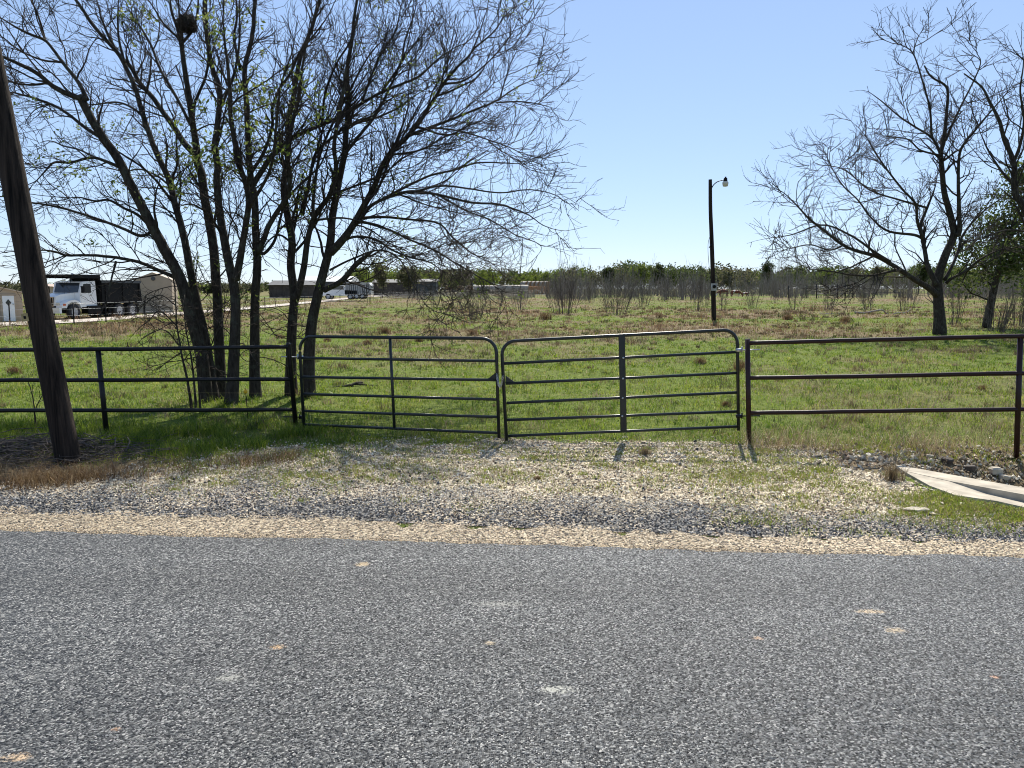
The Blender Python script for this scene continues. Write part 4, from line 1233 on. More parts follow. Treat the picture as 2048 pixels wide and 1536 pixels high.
def gate(label, f, left, right, top_l, top_r, rails, mid, midw, hinge_left):
    """left/right: (top pixel, bottom pixel) of the uprights; rails: (left pixel, right pixel)"""
    lt, lb = f(*left[0]), f(*left[1]); rt, rb = f(*right[0]), f(*right[1])
    root = thing('pipe_gate', label, 'gate', Vector(0.5 * (lb + rb)))
    r = 0.021
    cl, crn = f(*top_l), f(*top_r)
    path = [lb, lt] + corner(lt, cl, crn, 0.17) + corner(cl, crn, rt, 0.17) + [rt, rb]
    mb = MB(); mb.tubes(np.array(path), np.full(len(path), r), 12); part(mb, 'frame', M['gatepaint'], root)
    for a, b in rails:
        mb = MB(); mb.rod(f(*a), f(*b), 0.018, 12); part(mb, 'rail', M['gatepaint'], root)
    t, bt = f(*mid[0]), f(*mid[1])
    mb = MB()
    if midw:
        ax = (crn - cl); ang = math.atan2(ax[1], ax[0])
        c = 0.5 * (t + bt)
        n = np.array([-math.sin(ang), math.cos(ang), 0]) * 0.025
        dz = t[2] - bt[2]
        hx = np.array([math.cos(ang), math.sin(ang), 0]) * midw / 2
        v = []
        for off in (-n * 1.1, -n * 0.98):
            v += [bt - hx + off, bt + hx + off, t + hx + off, t - hx + off]
        mb.add(v, [[[0, 1, 2, 3], [7, 6, 5, 4], [0, 4, 5, 1], [1, 5, 6, 2], [2, 6, 7, 3], [3, 7, 4, 0]]], smooth=False)
        for sgn in (-1, 1):
            v = []
            for off in (-n * 1.1, n * 0.3):
                v += [bt + hx * sgn + off, bt + hx * sgn * 0.95 + off, t + hx * sgn * 0.95 + off, t + hx * sgn + off]
            mb.add(v, [[[0, 1, 2, 3], [7, 6, 5, 4], [0, 4, 5, 1], [1, 5, 6, 2], [2, 6, 7, 3], [3, 7, 4, 0]]], smooth=False)
        o = part(mb, 'upright', M['gatepaint'], root)
        for k in range(len(rails) - 1):
            a, b = map(np.array, (f(*rails[k][0]), f(*rails[k][1])))
            s = np.linalg.norm((c - a)[:2]) / np.linalg.norm((b - a)[:2])
            p = a + (b - a) * s - n * 1.15
            m2 = MB(); m2.lathe([(0.013, 0), (0.013, 0.006), (0.008, 0.010), (0.0, 0.011)], tuple(p), 10, tuple(-n / np.linalg.norm(n)))
            part(m2, 'bolt', M['zinc'], root)
    else:
        mb.rod(t, bt, 0.019, 12); part(mb, 'upright', M['gatepaint'], root)
    # triangular latch gusset where rail 3 meets the free upright, and hinge lugs on the other
    k = rails[1]
    a, b = f(*k[0]), f(*k[1])
    p, dr = (b, (a - b)) if hinge_left else (a, (b - a))
    dr = dr / np.linalg.norm(dr)
    nn = np.array([-dr[1], dr[0], 0]) * 0.004
    up = np.array([0, 0, 1.0])
    tri = [p + up * 0.10, p, p + dr * 0.13]
    mb = MB(); mb.add([x + nn for x in tri] + [x - nn for x in tri], [[[0, 1, 2], [5, 4, 3]], [[0, 3, 4, 1], [1, 4, 5, 2], [2, 5, 3, 0]]], smooth=False)
    part(mb, 'gusset', M['gatepaint'], root)
    return root

YL0 = G(592, 862).y; YC = G(1000, 884).y; YR1 = G(1494, 886).y
fL = pix_plane((608, 856), YL0, (998, 876), YC)
gate('left gate leaf of dark grey pipe with narrow middle upright', fL, ((600, 705), (608, 856)), ((993, 705), (998, 876)), (600, 673), (991, 677),
     [((597, 716), (992, 722)), ((601, 754), (993, 760)), ((605, 788), (993, 799)), ((606, 822), (996, 834)), ((609, 849), (996, 866))], ((780, 677), (789, 858)), 0, True)
fR = pix_plane((1013, 881), YC - 0.02, (1477, 861), YR1 + 0.05)
gate('right gate leaf of dark grey pipe, rising towards the post, with wide bolted middle upright', fR, ((1004, 708), (1013, 881)), ((1475, 690), (1477, 861)), (1003, 683), (1474, 659),
     [((1008, 727), (1473, 704)), ((1011, 767), (1473, 746)), ((1013, 806), (1473, 785)), ((1014, 840), (1473, 823)), ((1016, 872), (1474, 853))], ((1243, 671), (1247, 863)), 0.075, False)

def chain():
    a = fL(994, 748); b = fR(1006, 752)
    m = 0.5 * (a + b) + np.array([0, -0.03, -0.14])
    P = resample([a + np.array([0, -.03, 0]), m + np.array([-0.02, 0, 0.03]), m, m + np.array([0.02, 0, 0.04]), b + np.array([0, -.03, 0])], 18)
    mb = MB()
    for i in range(17):
        c = 0.5 * (P[i] + P[i + 1]); d = P[i + 1] - P[i]; d /= np.linalg.norm(d)
        s = np.cross(d, [0, 1, 0]) if i % 2 else np.array([0, 1.0, 0]); s = s - (s @ d) * d; s /= np.linalg.norm(s)
        t = np.linspace(0, 2 * math.pi, 11)
        mb.tubes(np.stack([c + d * math.cos(q) * 0.022 + s * math.sin(q) * 0.011 for q in t]), np.full(11, 0.0035), 5, False)
    base = Vector(m)
    o = loc_all(mb, base).build('chain', M['zinc']); o.location = base
    tag(o, 'short steel chain tying the two gate leaves together', 'chain')
chain()

def hinge(root, post_top, f, pix, out, mat):
    p = f(*pix)
    mb = MB()
    mb.rod(p + np.array([0.17 * -out, 0, 0.004]), p + np.array([0.05 * out, 0, 0.0]), 0.0085, 8)
    mb.rod(p + np.array([0.05 * out, 0, -0.03]), p + np.array([0.05 * out, 0, 0.04]), 0.010, 8)
    mb.lathe([(0.034, -0.02), (0.034, 0.02)], tuple(p + np.array([0.09 * out, 0, 0])), 12)
    return part(mb, 'hinge_pin', mat, root)

def pipe_fence(label, posts, rails, rp, rr, mat, extra=None, capped=()):
    """posts: ((top pixel), (bottom pixel), Y); rails: list of pixel chains with a Y at each point"""
    b0 = D(*posts[0][1], posts[0][2])
    root = thing('pipe_fence', label, 'fence', (b0.x, b0.y, 0))
    for k, (t, b, Y) in enumerate(posts):
        pt, pb = np.array(D(*t, Y)), np.array(D(*b, Y))
        pb = pb + (pb - pt) / np.linalg.norm(pb - pt) * 0.12
        mb = MB()
        if k in capped:
            mb.tubes(np.array([pb, pt, pt + np.array([0, 0, .02]), pt + np.array([0, 0, .03])]), np.array([rp, rp, rp * 1.1, rp * 0.5]), 14)
        else:
            mb.rod(pb, pt, rp, 14)
        part(mb, 'post', mat, root)
    for chain_ in rails:
        P = np.array([D(px, py, Y)[:] for px, py, Y in chain_])
        P = resample(P, 40)
        P[:, 2] += np.cumsum(np.random.default_rng(int(chain_[0][1])).normal(0, 0.0012, 40))
        mb = MB(); mb.tubes(P, np.full(40, rr), 12); part(mb, 'rail', mat, root)
    return root

Yp1 = G(213, 876).y; Yp2 = G(592, 860).y
Yx = lambda px: float(np.interp(px, [-400, 213, 592], [Yp1 - 0.55, Yp1, Yp2]))
ch = lambda pts: [(px, py, Yx(px)) for px, py in pts]
lf = pipe_fence('black three rail pipe fence left of the gates', [((196, 699), (214, 874), Yp1), ((577, 690), (592, 858), Yp2), ((-230, 706), (-214, 893), Yx(-220))],
    [ch([(-400, 704), (0, 700), (230, 698), (576, 694)]), ch([(-400, 764), (0, 760), (205, 759), (581, 757)]), ch([(-400, 824), (0, 819), (209, 819), (588, 818)])], 0.032, 0.026, M['blackpipe'], capped=(1,))
hinge(lf, None, lambda a, b: np.array(D(a, b, Yp2)), (588, 714), 1, M['zinc'])
hinge(lf, None, lambda a, b: np.array(D(a, b, Yp2)), (592, 834), 1, M['blackpipe'])
Yr1, Yr2 = G(1497, 888).y, G(2033, 908).y
Yx = lambda px: float(np.interp(px, [1497, 2033, 2600], [Yr1, Yr2, Yr2 - 0.6]))
rf = pipe_fence('dark red three rail pipe fence right of the gates', [((1495, 678), (1498, 888), Yr1), ((2041, 668), (2033, 906), Yr2)],
    [ch([(1495, 686), (1700, 681), (2040, 672), (2500, 660)]), ch([(1496, 755), (1700, 752), (2037, 746), (2500, 740)]), ch([(1497, 826), (1700, 824), (2035, 820), (2500, 815)])], 0.030, 0.026, M['redpipe'])
hinge(rf, None, lambda a, b: np.array(D(a, b, Yr1)), (1492, 700), -1, M['zinc'])
hinge(rf, None, lambda a, b: np.array(D(a, b, Yr1)), (1492, 832), -1, M['blackpipe'])

def wire():
    Y = 10.9
    P = np.array([D(-200, 783, Y - .3)[:], D(491, 786, Y)[:], D(1000, 790, Y - .2)[:], D(1600, 790, Y - .4)[:], D(2300, 792, Y - .8)[:]])
    mb = MB(); mb.tubes(P, np.full(5, 0.0013), 4, False)
    base = Vector(P[1])
    o = loc_all(mb, base).build('electric_wire', M['tagtin']); o.location = base
    tag(o, 'single thin fence wire strung behind gates and rails', 'wire')
    g = D(497, 850, Y)
    root = thing('fence_stake', 'thin step-in stake with yellow insulator behind the black fence', 'stake', (g.x, g.y, 0))
    t = D(491, 778, Y)
    mb = MB(); mb.rod((g.x, g.y, -0.1), t, 0.005, 6); part(mb, 'rod', M['black'], root)
    mb = MB(); mb.lathe([(0.012, -0.03), (0.026, -0.015), (0.03, 0.01), (0.016, 0.03)], tuple(D(491, 783, Y)), 10); part(mb, 'insulator', M['yellow'], root)
wire()

# ------------------------------------------------------------------ leaning wooden pole, lamp pole
def utility_pole():
    b = G(138, 926); Y = b.y
    root = thing('utility_pole', 'thick weathered wooden pole leaning left in front of the black fence', 'pole', b)
    p0 = np.array(D(139, 930, Y)); p1 = np.array(D(24, 341, Y))
    d = (p1 - p0)
    P = np.array([p0 + d * t for t in np.linspace(-0.04, 2.3, 40)])
    R = np.interp(np.linspace(-0.04, 2.3, 40), [0, 1, 2.3], [0.127, 0.121, 0.105])
    mb = MB(); mb.tubes(P, R, 28); part(mb, 'shaft', M['pole'], root)
    c = np.array(D(65, 634, Y)); ax = d / np.linalg.norm(d)
    s = np.array([1, 0, 0]) - ax * ax[0]; s /= np.linalg.norm(s)
    n = np.cross(s, ax); n = n if n[1] < 0 else -n
    c = c + n * 0.128
    def plate(c, hw, hh, th):
        v = []
        for o_ in (0, th):
            v += [c + s * a * hw + ax * b_ * hh + n * o_ for a, b_ in ((-1, -1), (1, -1), (1, 1), (-1, 1))]
        mb = MB(); mb.add(v, [[[0, 1, 2, 3], [7, 6, 5, 4], [0, 4, 5, 1], [1, 5, 6, 2], [2, 6, 7, 3], [3, 7, 4, 0]]], smooth=False)
        return mb
    tg = part(plate(c, 0.036, 0.042, 0.003), 'tag_plate', M['tagtin'], root)
    part(plate(c + n * 0.004, 0.012, 0.015, 0.002), 'tag_mark', M['black'], root)
utility_pole()

def lamp_pole():
    b = ground_at(1427, 641); Y = b.y
    root = thing('lamp_pole', 'tall wooden pole with a yard lamp on a curved arm in the field', 'lamp pole', b)
    pts = [(1428, 646), (1426, 560), (1423, 470), (1421, 420), (1420.5, 359)]
    P = resample([D(px, py, Y)[:] for px, py in pts], 24)
    mb = MB(); mb.tubes(P, np.linspace(0.145, 0.10, 24), 14); part(mb, 'shaft', M['pole'], root)
    arm = [D(px, py, Y - dy)[:] for px, py, dy in ((1423, 377, .1), (1427, 370, .1), (1434, 364, .1), (1442, 361, .1), (1448, 360, .1))]
    mb = MB(); mb.tubes(resample(arm, 14), np.full(14, 0.028), 8); part(mb, 'arm', M['blackpipe'], root)
    c = D(1451, 360, Y - .1)
    mb = MB(); mb.lathe([(0.03, 0.19), (0.05, 0.185), (0.05, 0.12), (0.10, 0.11), (0.11, -0.02), (0.13, -0.08)], tuple(c), 16); hd = part(mb, 'lamp_head', M['black'], root)
    mb = MB(); mb.lathe([(0.13, -0.08), (0.175, -0.12), (0.18, -0.2), (0.14, -0.36), (0.10, -0.37)], tuple(c), 16); part(mb, 'lamp_glass', M['lampglass'], root)
    # meter box with round dial, dangling wire
    m = np.array(D(1426.5, 574, Y)) + np.array([0, -0.16, 0])
    mb = MB(); mb.box(tuple(m), (0.30, 0.10, 0.42)); bx = part(mb, 'meter_box', M['rim'], root)
    mb = MB(); mb.lathe([(0.10, 0), (0.10, 0.05), (0.07, 0.08)], tuple(m + np.array([0, -0.051, 0.02])), 16, (0, -1, 0)); part(mb, 'meter_dial', M['black'], root)
    w = [D(px, py, Y - .12)[:] for px, py in ((1421, 470), (1417, 482), (1416, 500), (1418, 530), (1421, 556), (1425, 566))]
    mb = MB(); mb.tubes(resample(w, 16), np.full(16, 0.013), 5); part(mb, 'loose_wire', M['black'], root)
    mb = MB(); mb.tubes(np.array([D(1423, 488, Y - .1)[:], D(1418, 496, Y - .2)[:]]), np.array([0.05, 0.02]), 6); part(mb, 'bracket', M['black'], root)
lamp_pole()

# ------------------------------------------------------------------ concrete slab, rocks, dead wood
def slab():
    zt = 0.03
    A, B = G(1790, 929, zt), G(2120, 988, zt)                # far lip
    C, E = G(2120, 1002, zt), G(1900, 962, zt)               # near side of the level lip
    root = thing('culvert_slab', 'pale concrete culvert slab sunk in the verge at right', 'slab', A)
    def pr(pts, zb, name, mat):
        n = len(pts)
        mb = MB(); v = [p[:] for p in pts] + [(p[0], p[1], zb) for p in pts]
        fs = [[list(range(n))], [list(range(n, 2 * n))[::-1]], [[i, n + i, n + (i + 1) % n, (i + 1) % n] for i in range(n)]]
        mb.add(v, fs, smooth=False)
        return part(mb, name, mat, root)
    lip = [A, G(1806, 941, zt), E, C, B]
    pr(lip, -0.5, 'lip', M['concrete'])
    # lower apron falls away to the right, so the lip's shaded face opens up as a wedge
    q = [G(1806, 941.5, zt - .003), G(1900, 962.5, zt - .004)]
    dn = G(2120, 1050, -0.24); dn2 = G(2120, 1010, -0.07)
    ap = [q[0], G(1859, 971, 0.015), G(1910, 990, 0.005), G(1994, 1002, -0.015), G(2120, 1030, -0.08), dn2, q[1]]
    pr(ap, -0.6, 'apron', M['concrete'])
slab()
def chunk(name, label, cat, c, size, seed, mat, flat=0.4):
    rg = np.random.default_rng(seed)
    th = np.linspace(0, 2 * math.pi, 11, endpoint=False)
    rr = rg.uniform(0.65, 1.0, 11)
    prof = []
    v = []
    for zf, k in ((-0.5, 0.9), (0.3, 1.0), (0.5, 0.8)):
        v += [(math.cos(a) * r * k * size[0], math.sin(a) * r * k * size[1], zf * size[2] + rg.normal(0, 0.04) * size[2]) for a, r in zip(th, rr)]
    mb = MB(); n = 11
    mb.add(v, [[[i * n + k, i * n + (k + 1) % n, (i + 1) * n + (k + 1) % n, (i + 1) * n + k] for i in range(2) for k in range(n)], [list(range(n))[::-1]], [list(range(2 * n, 3 * n))]], smooth=False)
    o = mb.build(name, mat); o.location = c; o.rotation_euler = (rg.normal(0, .1), rg.normal(0, .1), 0)
    return tag(o, label, cat)
chunk('concrete_chunk', 'flat white piece of concrete lying in the roadside grass', 'concrete', G(1832, 1024) + Vector((0, 0, 0.02)), (0.13, 0.07, 0.03), 1, M['concrete'])
for i, (px, py, s_, lab) in enumerate(((1990, 946, .10, 'pale rock in the ditch near the red fence post'), (1940, 940, .08, 'brownish rock in the ditch left of the red post'),
        (2010, 958, .07, 'small white rock on the ditch bank above the slab'), (1895, 925, .08, 'flat rock in the ditch rubble above the slab'), (1860, 915, .05, 'small rock at the left end of the ditch rubble'))):
    g = ground_at(px, py)
    chunk('rock', lab, 'rock', g + Vector((0, 0, s_ * .3)), (s_, s_ * .8, s_ * .7), 20 + i, M['concrete'] if i % 2 == 0 else M['rustsheet'])

def dead_wood(name, label, cat, paths, Y, mat, seed, dens=2.0):
    rg = np.random.default_rng(seed)
    b = D(*paths[0][0][0], Y)
    root = b
    mb = MB()
    for pts, w0, w1 in paths:
        P, R = pix_limb(pts, Y, 0.3, rg, w0, w1)
        mb.tubes(P, R, 8)
        P1, R1 = grow(rg, P[None], R[None], dens, 0.3, 0.7, 45, 0.4, 0.02, 0.006, 5, 0.2, 0.0, 0.2)
        mb.tubes(P1, R1, 4, False)
    o = loc_all(mb, b).build(name, mat); o.location = b
    return tag(o, label, cat)
gY = ground_at(1760, 628).y
dead_wood('fallen_log', 'bleached fallen log with broken limbs in the field before the big bare tree', 'log',
    [([(1710, 625), (1728, 626), (1745, 623), (1765, 620), (1775, 628), (1790, 630)], 6, 3), ([(1780, 630), (1795, 626), (1812, 625), (1822, 618)], 4, 2), ([(1640, 628), (1670, 627), (1692, 627)], 3, 2)], gY, M['deadwood'], 31, 0.6)
gY = ground_at(725, 774).y
dead_wood('fallen_branch', 'dark rotting branch lying in the grass behind the left gate', 'branch',
    [([(664, 776), (690, 772), (708, 768), (730, 769), (762, 774)], 9, 3), ([(700, 772), (712, 766), (725, 765)], 8, 6)], gY, M['bark'], 32, 1.0)
gY = ground_at(235, 920).y
dead_wood('broken_stick', 'short pale stick lying in the dry grass right of the leaning pole', 'stick', [([(205, 921), (228, 917), (262, 912)], 8, 6)], gY, M['deadwood'], 33, 0)
gY = ground_at(1780, 660).y
dead_wood('fallen_branch', 'pale fallen branch at the left foot of the big bare trunk', 'branch', [([(1832, 660), (1846, 659), (1862, 663)], 3, 2)], ground_at(1846, 661).y, M['deadwood'], 34, 0)

def brush_pile():
    rg = np.random.default_rng(55)
    g = G(70, 912)
    n = 900
    x = rg.normal(0, 0.62, n); y = rg.normal(0, 0.36, n)
    z = np.abs(rg.normal(0, 0.05, n)) + 0.10 * np.exp(-(x / 0.8) ** 2 - (y / 0.4) ** 2)
    a = rg.uniform(0, 6.28, n)
    L = rg.gamma(3.0, 0.06, n).clip(0.05, 0.5)
    d = np.stack([np.cos(a), np.sin(a) * 0.7, rg.normal(0, 0.12, n)], 1)
    c = np.stack([x, y, z], 1)
    P = np.stack([c - d * L[:, None], c + rg.normal(0, 0.03, (n, 3)), c + d * L[:, None]], 1)
    P[:, :, 2] = np.maximum(P[:, :, 2], 0.004)
    mb = MB(); mb.tubes(P, np.repeat(rg.gamma(2.0, 0.0016, (n, 1)).clip(0.0015, 0.009), 3, 1), 4, False)
    o = mb.build('brush_pile', M['deadwood' if False else 'bushtwig']); o.location = g
    tag(o, 'low heap of dead twigs and brown litter round the leaning pole', 'brush pile')
brush_pile()

# tussocks of dead grass, each its own thing
TUS = [(655, 684, 14, 'brown dead grass tussock just right of the right clump trunk'), (735, 690, 18, 'brown dead tussock behind the left gate, left of its upright'),
       (838, 684, 16, 'brown upright tussock behind the left gate, right of its upright'), (770, 668, 26, 'wide dead tussock above the left gate top rail'),
       (945, 672, 22, 'dead tussock at the right corner of the left gate top rail'), (560, 678, 16, 'dead tussock seen between the two halves of the tree clump'),
       (1480, 742, 40, 'big grey brown dead weed mound behind the red end post'), (1400, 728, 24, 'small dead weed mound left of the red end post'),
       (1452, 812, 18, 'dark dead weed tuft behind the right gate'), (1075, 960, 14, 'small dead tussock on the gravel drive before the gate meeting'),
       (1290, 910, 24, 'grey green tussock on the gravel below the right gate'), (1785, 962, 42, 'dry bushy tussock at the left tip of the concrete slab'),
       (1965, 780, 16, 'dark dead weed behind the red fence near its far post'), (1575, 640, 18, 'reddish dead tussock in the field right of the lamp pole'),
       (1690, 646, 22, 'reddish tall dead tussock before the fallen log'), (1090, 640, 24, 'dead tussock patch under the big bare bush'),
       (1318, 636, 12, 'small dark dead tussock in the mid field'), (620, 960, 16, 'flat dark weed patch on the gravel before the left gate'),
       (30, 748, 26, 'pale brown dead clump behind the black fence at the left edge')]
for i, (px, py, wpx, lab) in enumerate(TUS):
    g = ground_at(px, py)
    wd = wpx * g.y / F
    n = 260
    r = np.abs(rng.normal(0, 1, n)).clip(0, 1.5) * wd * 0.35; a = rng.uniform(0, 6.28, n)
    x, y = np.cos(a) * r, np.sin(a) * r * 0.8
    mb = MB()
    pal = STRAW * np.array([0.75, 0.62, 0.55]) if i not in (10, 11) else STRAW * 0.8
    hh = wd * (0.25 if i == 17 else 1.15 if i == 11 else 0.75)
    blades(mb, x, y, rng.uniform(0.4, 1.1, n) * hh, np.full(n, max(0.004, g.y * 0.0004)), rng.uniform(0.2, 0.9, n), pick(pal, n), z=np.zeros(n))
    o = mb.build('dead_tussock', M['dryblade']); o.location = g
    tag(o, lab, 'tussock', 'dead grass tussocks')

# ------------------------------------------------------------------ yard: sheds, truck, trailers, bales
def rotz(a):
    return np.array([[math.cos(a), -math.sin(a), 0], [math.sin(a), math.cos(a), 0], [0, 0, 1]])

def shed(name, label, loc, rz, wid, dep, eave, rise, wall_m, roof_m, door=None, over=0.15, cat='shed', vent=None):
    """gabled shed: local x across the gable front, y away from the front"""
    root = thing(name, label, cat, loc, rz)
    hw = wid / 2
    mb = MB(); mb.prism([(-hw, -0.3), (hw, -0.3), (hw, eave), (0, eave + rise), (-hw, eave)], 0, dep); mb.build('wall', wall_m, root)
    mb = MB(); t = 0.06
    sl = rise / hw
    for sg in (-1, 1):
        x0, x1 = sg * (hw + over), 0
        z0, z1 = eave - sl * over + 0.003, eave + rise + 0.003
        mb.prism([(x0, z0), (x1, z1), (x1, z1 + t), (x0, z0 + t)], -over, dep + over)
    mb.build('roof', roof_m, root)
    if door:
        dx, dw, dh, m_ = door
        mb = MB(); mb.box((dx, -0.03, dh / 2 + 0.1), (dw, 0.06, dh)); d = mb.build('door', m_, root)
        mb = MB(); mb.box((dx - dw / 2 - 0.05, -0.025, dh / 2 + 0.1), (0.1, 0.05, dh + 0.1)); mb.box((dx + dw / 2 + 0.05, -0.025, dh / 2 + 0.1), (0.1, 0.05, dh + 0.1)); mb.box((dx, -0.025, dh + 0.15), (dw + 0.2, 0.05, 0.1)); mb.build('door_frame', wall_m, root)
        z = dh * 0.80
        mb = MB(); s_ = 0.2
        mb.prism([(dx - s_ * .7, z), (dx, z - s_), (dx + s_ * .7, z), (dx, z + s_)], -0.075, -0.055); mb.build('door_window', M['glass'], d)
        mb = MB(); mb.lathe([(0.04, 0), (0.04, 0.05), (0.03, 0.07)], (dx + dw * .4, -0.06, 1.05), 10, (0, -1, 0)); mb.build('door_handle', M['zinc'], d)
    if vent:
        mb = MB(); mb.lathe([(0.16, 0), (0.16, 0.04), (0.11, 0.05)], (vent[0], -0.01, vent[1]), 16, (0, -1, 0)); mb.build('vent', M['greysheet'], root)
    return root

def place(px, py, Y):
    """ground spot in column px at distance Y"""
    x = (px - 1024) / F * Y / (CP)      # small pitch correction
    d = ray(px, py); s = Y / d[1]
    return Vector((d[0] * s, Y, g1(d[0] * s, Y)))

# raise: the yard stands on a low pad so that its foot shows where the photo has it
YS = 43.0
b = place(-22, 645, YS)
shed('shed', 'tan sided shed with a white door at the left edge', Vector((b.x, YS, H + (577 - 646) / F * YS)), 0.60, 3.3, 4.5, 1.70, 0.42, M['siding'], M['tanroof'], (0.98, 0.56, 1.42, M['whitepaint']))
Y2 = 60.0
c = D(309, 628, Y2)
shed('shed', 'tan gabled metal shed behind the dump truck', Vector((c.x, Y2, c.z)), 0.30, 2.7, 3.6, 2.6, 0.55, M['tansheet'], M['tansheet'], None, 0.02, vent=(0.05, 2.72))

def wheel(root, c, ax, r, w, name='wheel'):
    e = bpy.data.objects.new(name, None); COL.objects.link(e); e.parent = root; e.location = c; e.empty_display_size = 0.2
    mb = MB(); h = w / 2
    mb.lathe([(r * .58, -h * .7), (r * .62, -h), (r * .93, -h), (r, -h * .7), (r, h * .7), (r * .93, h), (r * .62, h), (r * .58, h * .7)], (0, 0, 0), 28, ax); mb.build('tyre', M['rubber'], e)
    mb = MB(); mb.lathe([(r * .60, -h * .75), (r * .56, -h * .9), (r * .48, -h * .3), (r * .2, -h * .2), (r * .18, h * .5), (r * .1, h * .6), (r * .2, h * .3), (r * .48, h * .35), (r * .56, h * .9), (r * .60, h * .75)], (0, 0, 0), 24, ax); mb.build('rim', M['rim'], e)
    return e

def dump_truck():
    Yt = 48.0
    f = D(150, 639, Yt)                         # near front wheel's foot
    hd = math.radians(180 + 78)                 # heading: towards the camera and to the left
    fw = Vector((math.cos(hd), math.sin(hd), 0)); lfw = Vector((-fw.y, fw.x, 0))
    org = f - fw * 0 - lfw * 1.0                # local origin under the front axle's middle; +y local = driver's left
    root = thing('dump_truck', 'white cabbed dump truck with a black tipping body', 'truck', (org.x, org.y, f.z), hd)
    r = 0.47
    B = lambda name, mat, fn, par=root: (lambda mb: (fn(mb), mb.build(name, mat, par))[1])(MB())
    # local +x forward, y left, z up; front axle x=0, rear axles -3.9 and -5.15
    B('chassis', M['black'], lambda m: (m.box((-2.7, .43, .72), (6.6, .09, .26)), m.box((-2.7, -.43, .72), (6.6, .09, .26)), m.box((-1.6, .85, .58), (1.1, .5, .5)), m.box((-1.6, -.85, .58), (1.1, .5, .5)), m.box((-4.5, 0, .5), (.2, 1.6, .2))))
    B('cab', M['whitepaint'], lambda m: (m.prism([(-.55, .85), (-.55, 1.62), (-.78, 2.34), (-1.9, 2.40), (-1.98, .75), (-.7, .75)], -1.0, 1.0)))
    hood = B('hood', M['whitepaint'], lambda m: m.prism([(1.05, .85), (1.0, 1.42), (.6, 1.55), (-.546, 1.66), (-.546, .85)], -.62, .62))
    for s_ in (-1, 1):
        B('fender', M['whitepaint'], lambda m: m.prism([(-.62, .72), (-.55, 1.0), (-.35, 1.15), (0, 1.22), (.4, 1.16), (.75, 1.0), (1.02, .9), (1.02, .72), (.62, .72), (.5, .95), (.25, 1.06), (-.2, 1.06), (-.48, .9), (-.53, .72)], s_ * .625, s_ * 1.03))
        B('headlight', M['lampglass'], lambda m: m.box((1.03, s_ * .78, .98), (.05, .26, .16)))
        B('turn_signal', M['amber'], lambda m: m.box((.80, s_ * 1.035, .93), (.2, .03, .12)))
        d = B('door', M['whitepaint'], lambda m: m.prism([(-.62, .95), (-.62, 1.6), (-.80, 2.26), (-1.55, 2.28), (-1.55, .95)], s_ * 1.003, s_ * 1.02))
        B('window', M['glass'], lambda m: m.prism([(-.70, 1.64), (-.86, 2.2), (-1.48, 2.22), (-1.48, 1.64)], s_ * 1.022, s_ * 1.03), d)
        B('door_handle', M['chrome'], lambda m: m.box((-1.42, s_ * 1.03, 1.48), (.14, .03, .04)), d)
        B('mirror', M['black'], lambda m: (m.box((-.5, s_ * 1.28, 1.85), (.08, .2, .42)), m.rod((-.6, s_ * 1.0, 2.05), (-.5, s_ * 1.28, 2.05), .015, 6)))
        wheel(root, (0, s_ * .92, r), (0, 1, 0), r, .28)
        for ax in (-3.9, -5.15):
            wheel(root, (ax, s_ * .98, r), (0, 1, 0), r, .26); wheel(root, (ax, s_ * .66, r), (0, 1, 0), r, .26)
    B('windscreen', M['glass'], lambda m: m.prism([(-.54, 1.67), (-.765, 2.27), (-.755, 2.28), (-.525, 1.68)], -.86, .86))
    gr = B('grille', M['black'], lambda m: m.box((1.035, 0, 1.12), (.05, 1.0, .52)))
    B('grille_bars', M['chrome'], lambda m: (m.box((1.065, 0, 1.385), (.02, 1.04, .04)), m.box((1.065, 0, .855), (.02, 1.04, .04)), [m.box((1.065, -.48 + k * .16, 1.12), (.02, .035, .49)) for k in range(7)]), gr)
    B('bumper', M['whitepaint'], lambda m: m.box((1.15, 0, .58), (.18, 2.1, .34)))
    B('exhaust_stack', M['chrome'], lambda m: m.rod((-2.08, -.8, .8), (-2.08, -.8, 2.9), .06, 10))
    body = B('dump_body', M['black'], lambda m: (m.prism([(-2.25, 1.0), (-2.25, 2.45), (-5.9, 2.45), (-6.05, 1.0)], 1.1, 1.18), m.prism([(-2.25, 1.0), (-2.25, 2.45), (-5.9, 2.45), (-6.05, 1.0)], -1.18, -1.1),
        m.box((-4.1, 0, .98), (3.7, 2.3, .1)), m.box((-2.22, 0, 1.72), (.08, 2.2, 1.44)), m.box((-5.98, 0, 1.7), (.08, 2.2, 1.4)),
        [m.box((-2.6 - k * 1.6, s_ * 1.2, 1.7), (.12, .05, 1.4)) for k in range(3) for s_ in (-1, 1)]))
    B('side_rail', M['greysheet'], lambda m: [m.box((-4.1, s_ * 1.2, 2.36), (3.7, .10, .18)) for s_ in (-1, 1)], body)
    B('cab_guard', M['black'], lambda m: (m.box((-1.15, 0, 2.75), (2.3, 2.2, .07)), m.box((-2.22, 0, 2.6), (.1, 2.2, .36)), [m.box((-1.1, s_ * 1.08, 2.67), (2.2, .06, .22)) for s_ in (-1, 1)]), body)
    B('mudflap', M['rubber'], lambda m: m.box((-5.75, .82, .6), (.03, .6, .6)))
    B('mudflap', M['rubber'], lambda m: m.box((-5.75, -.82, .6), (.03, .6, .6)))
dump_truck()

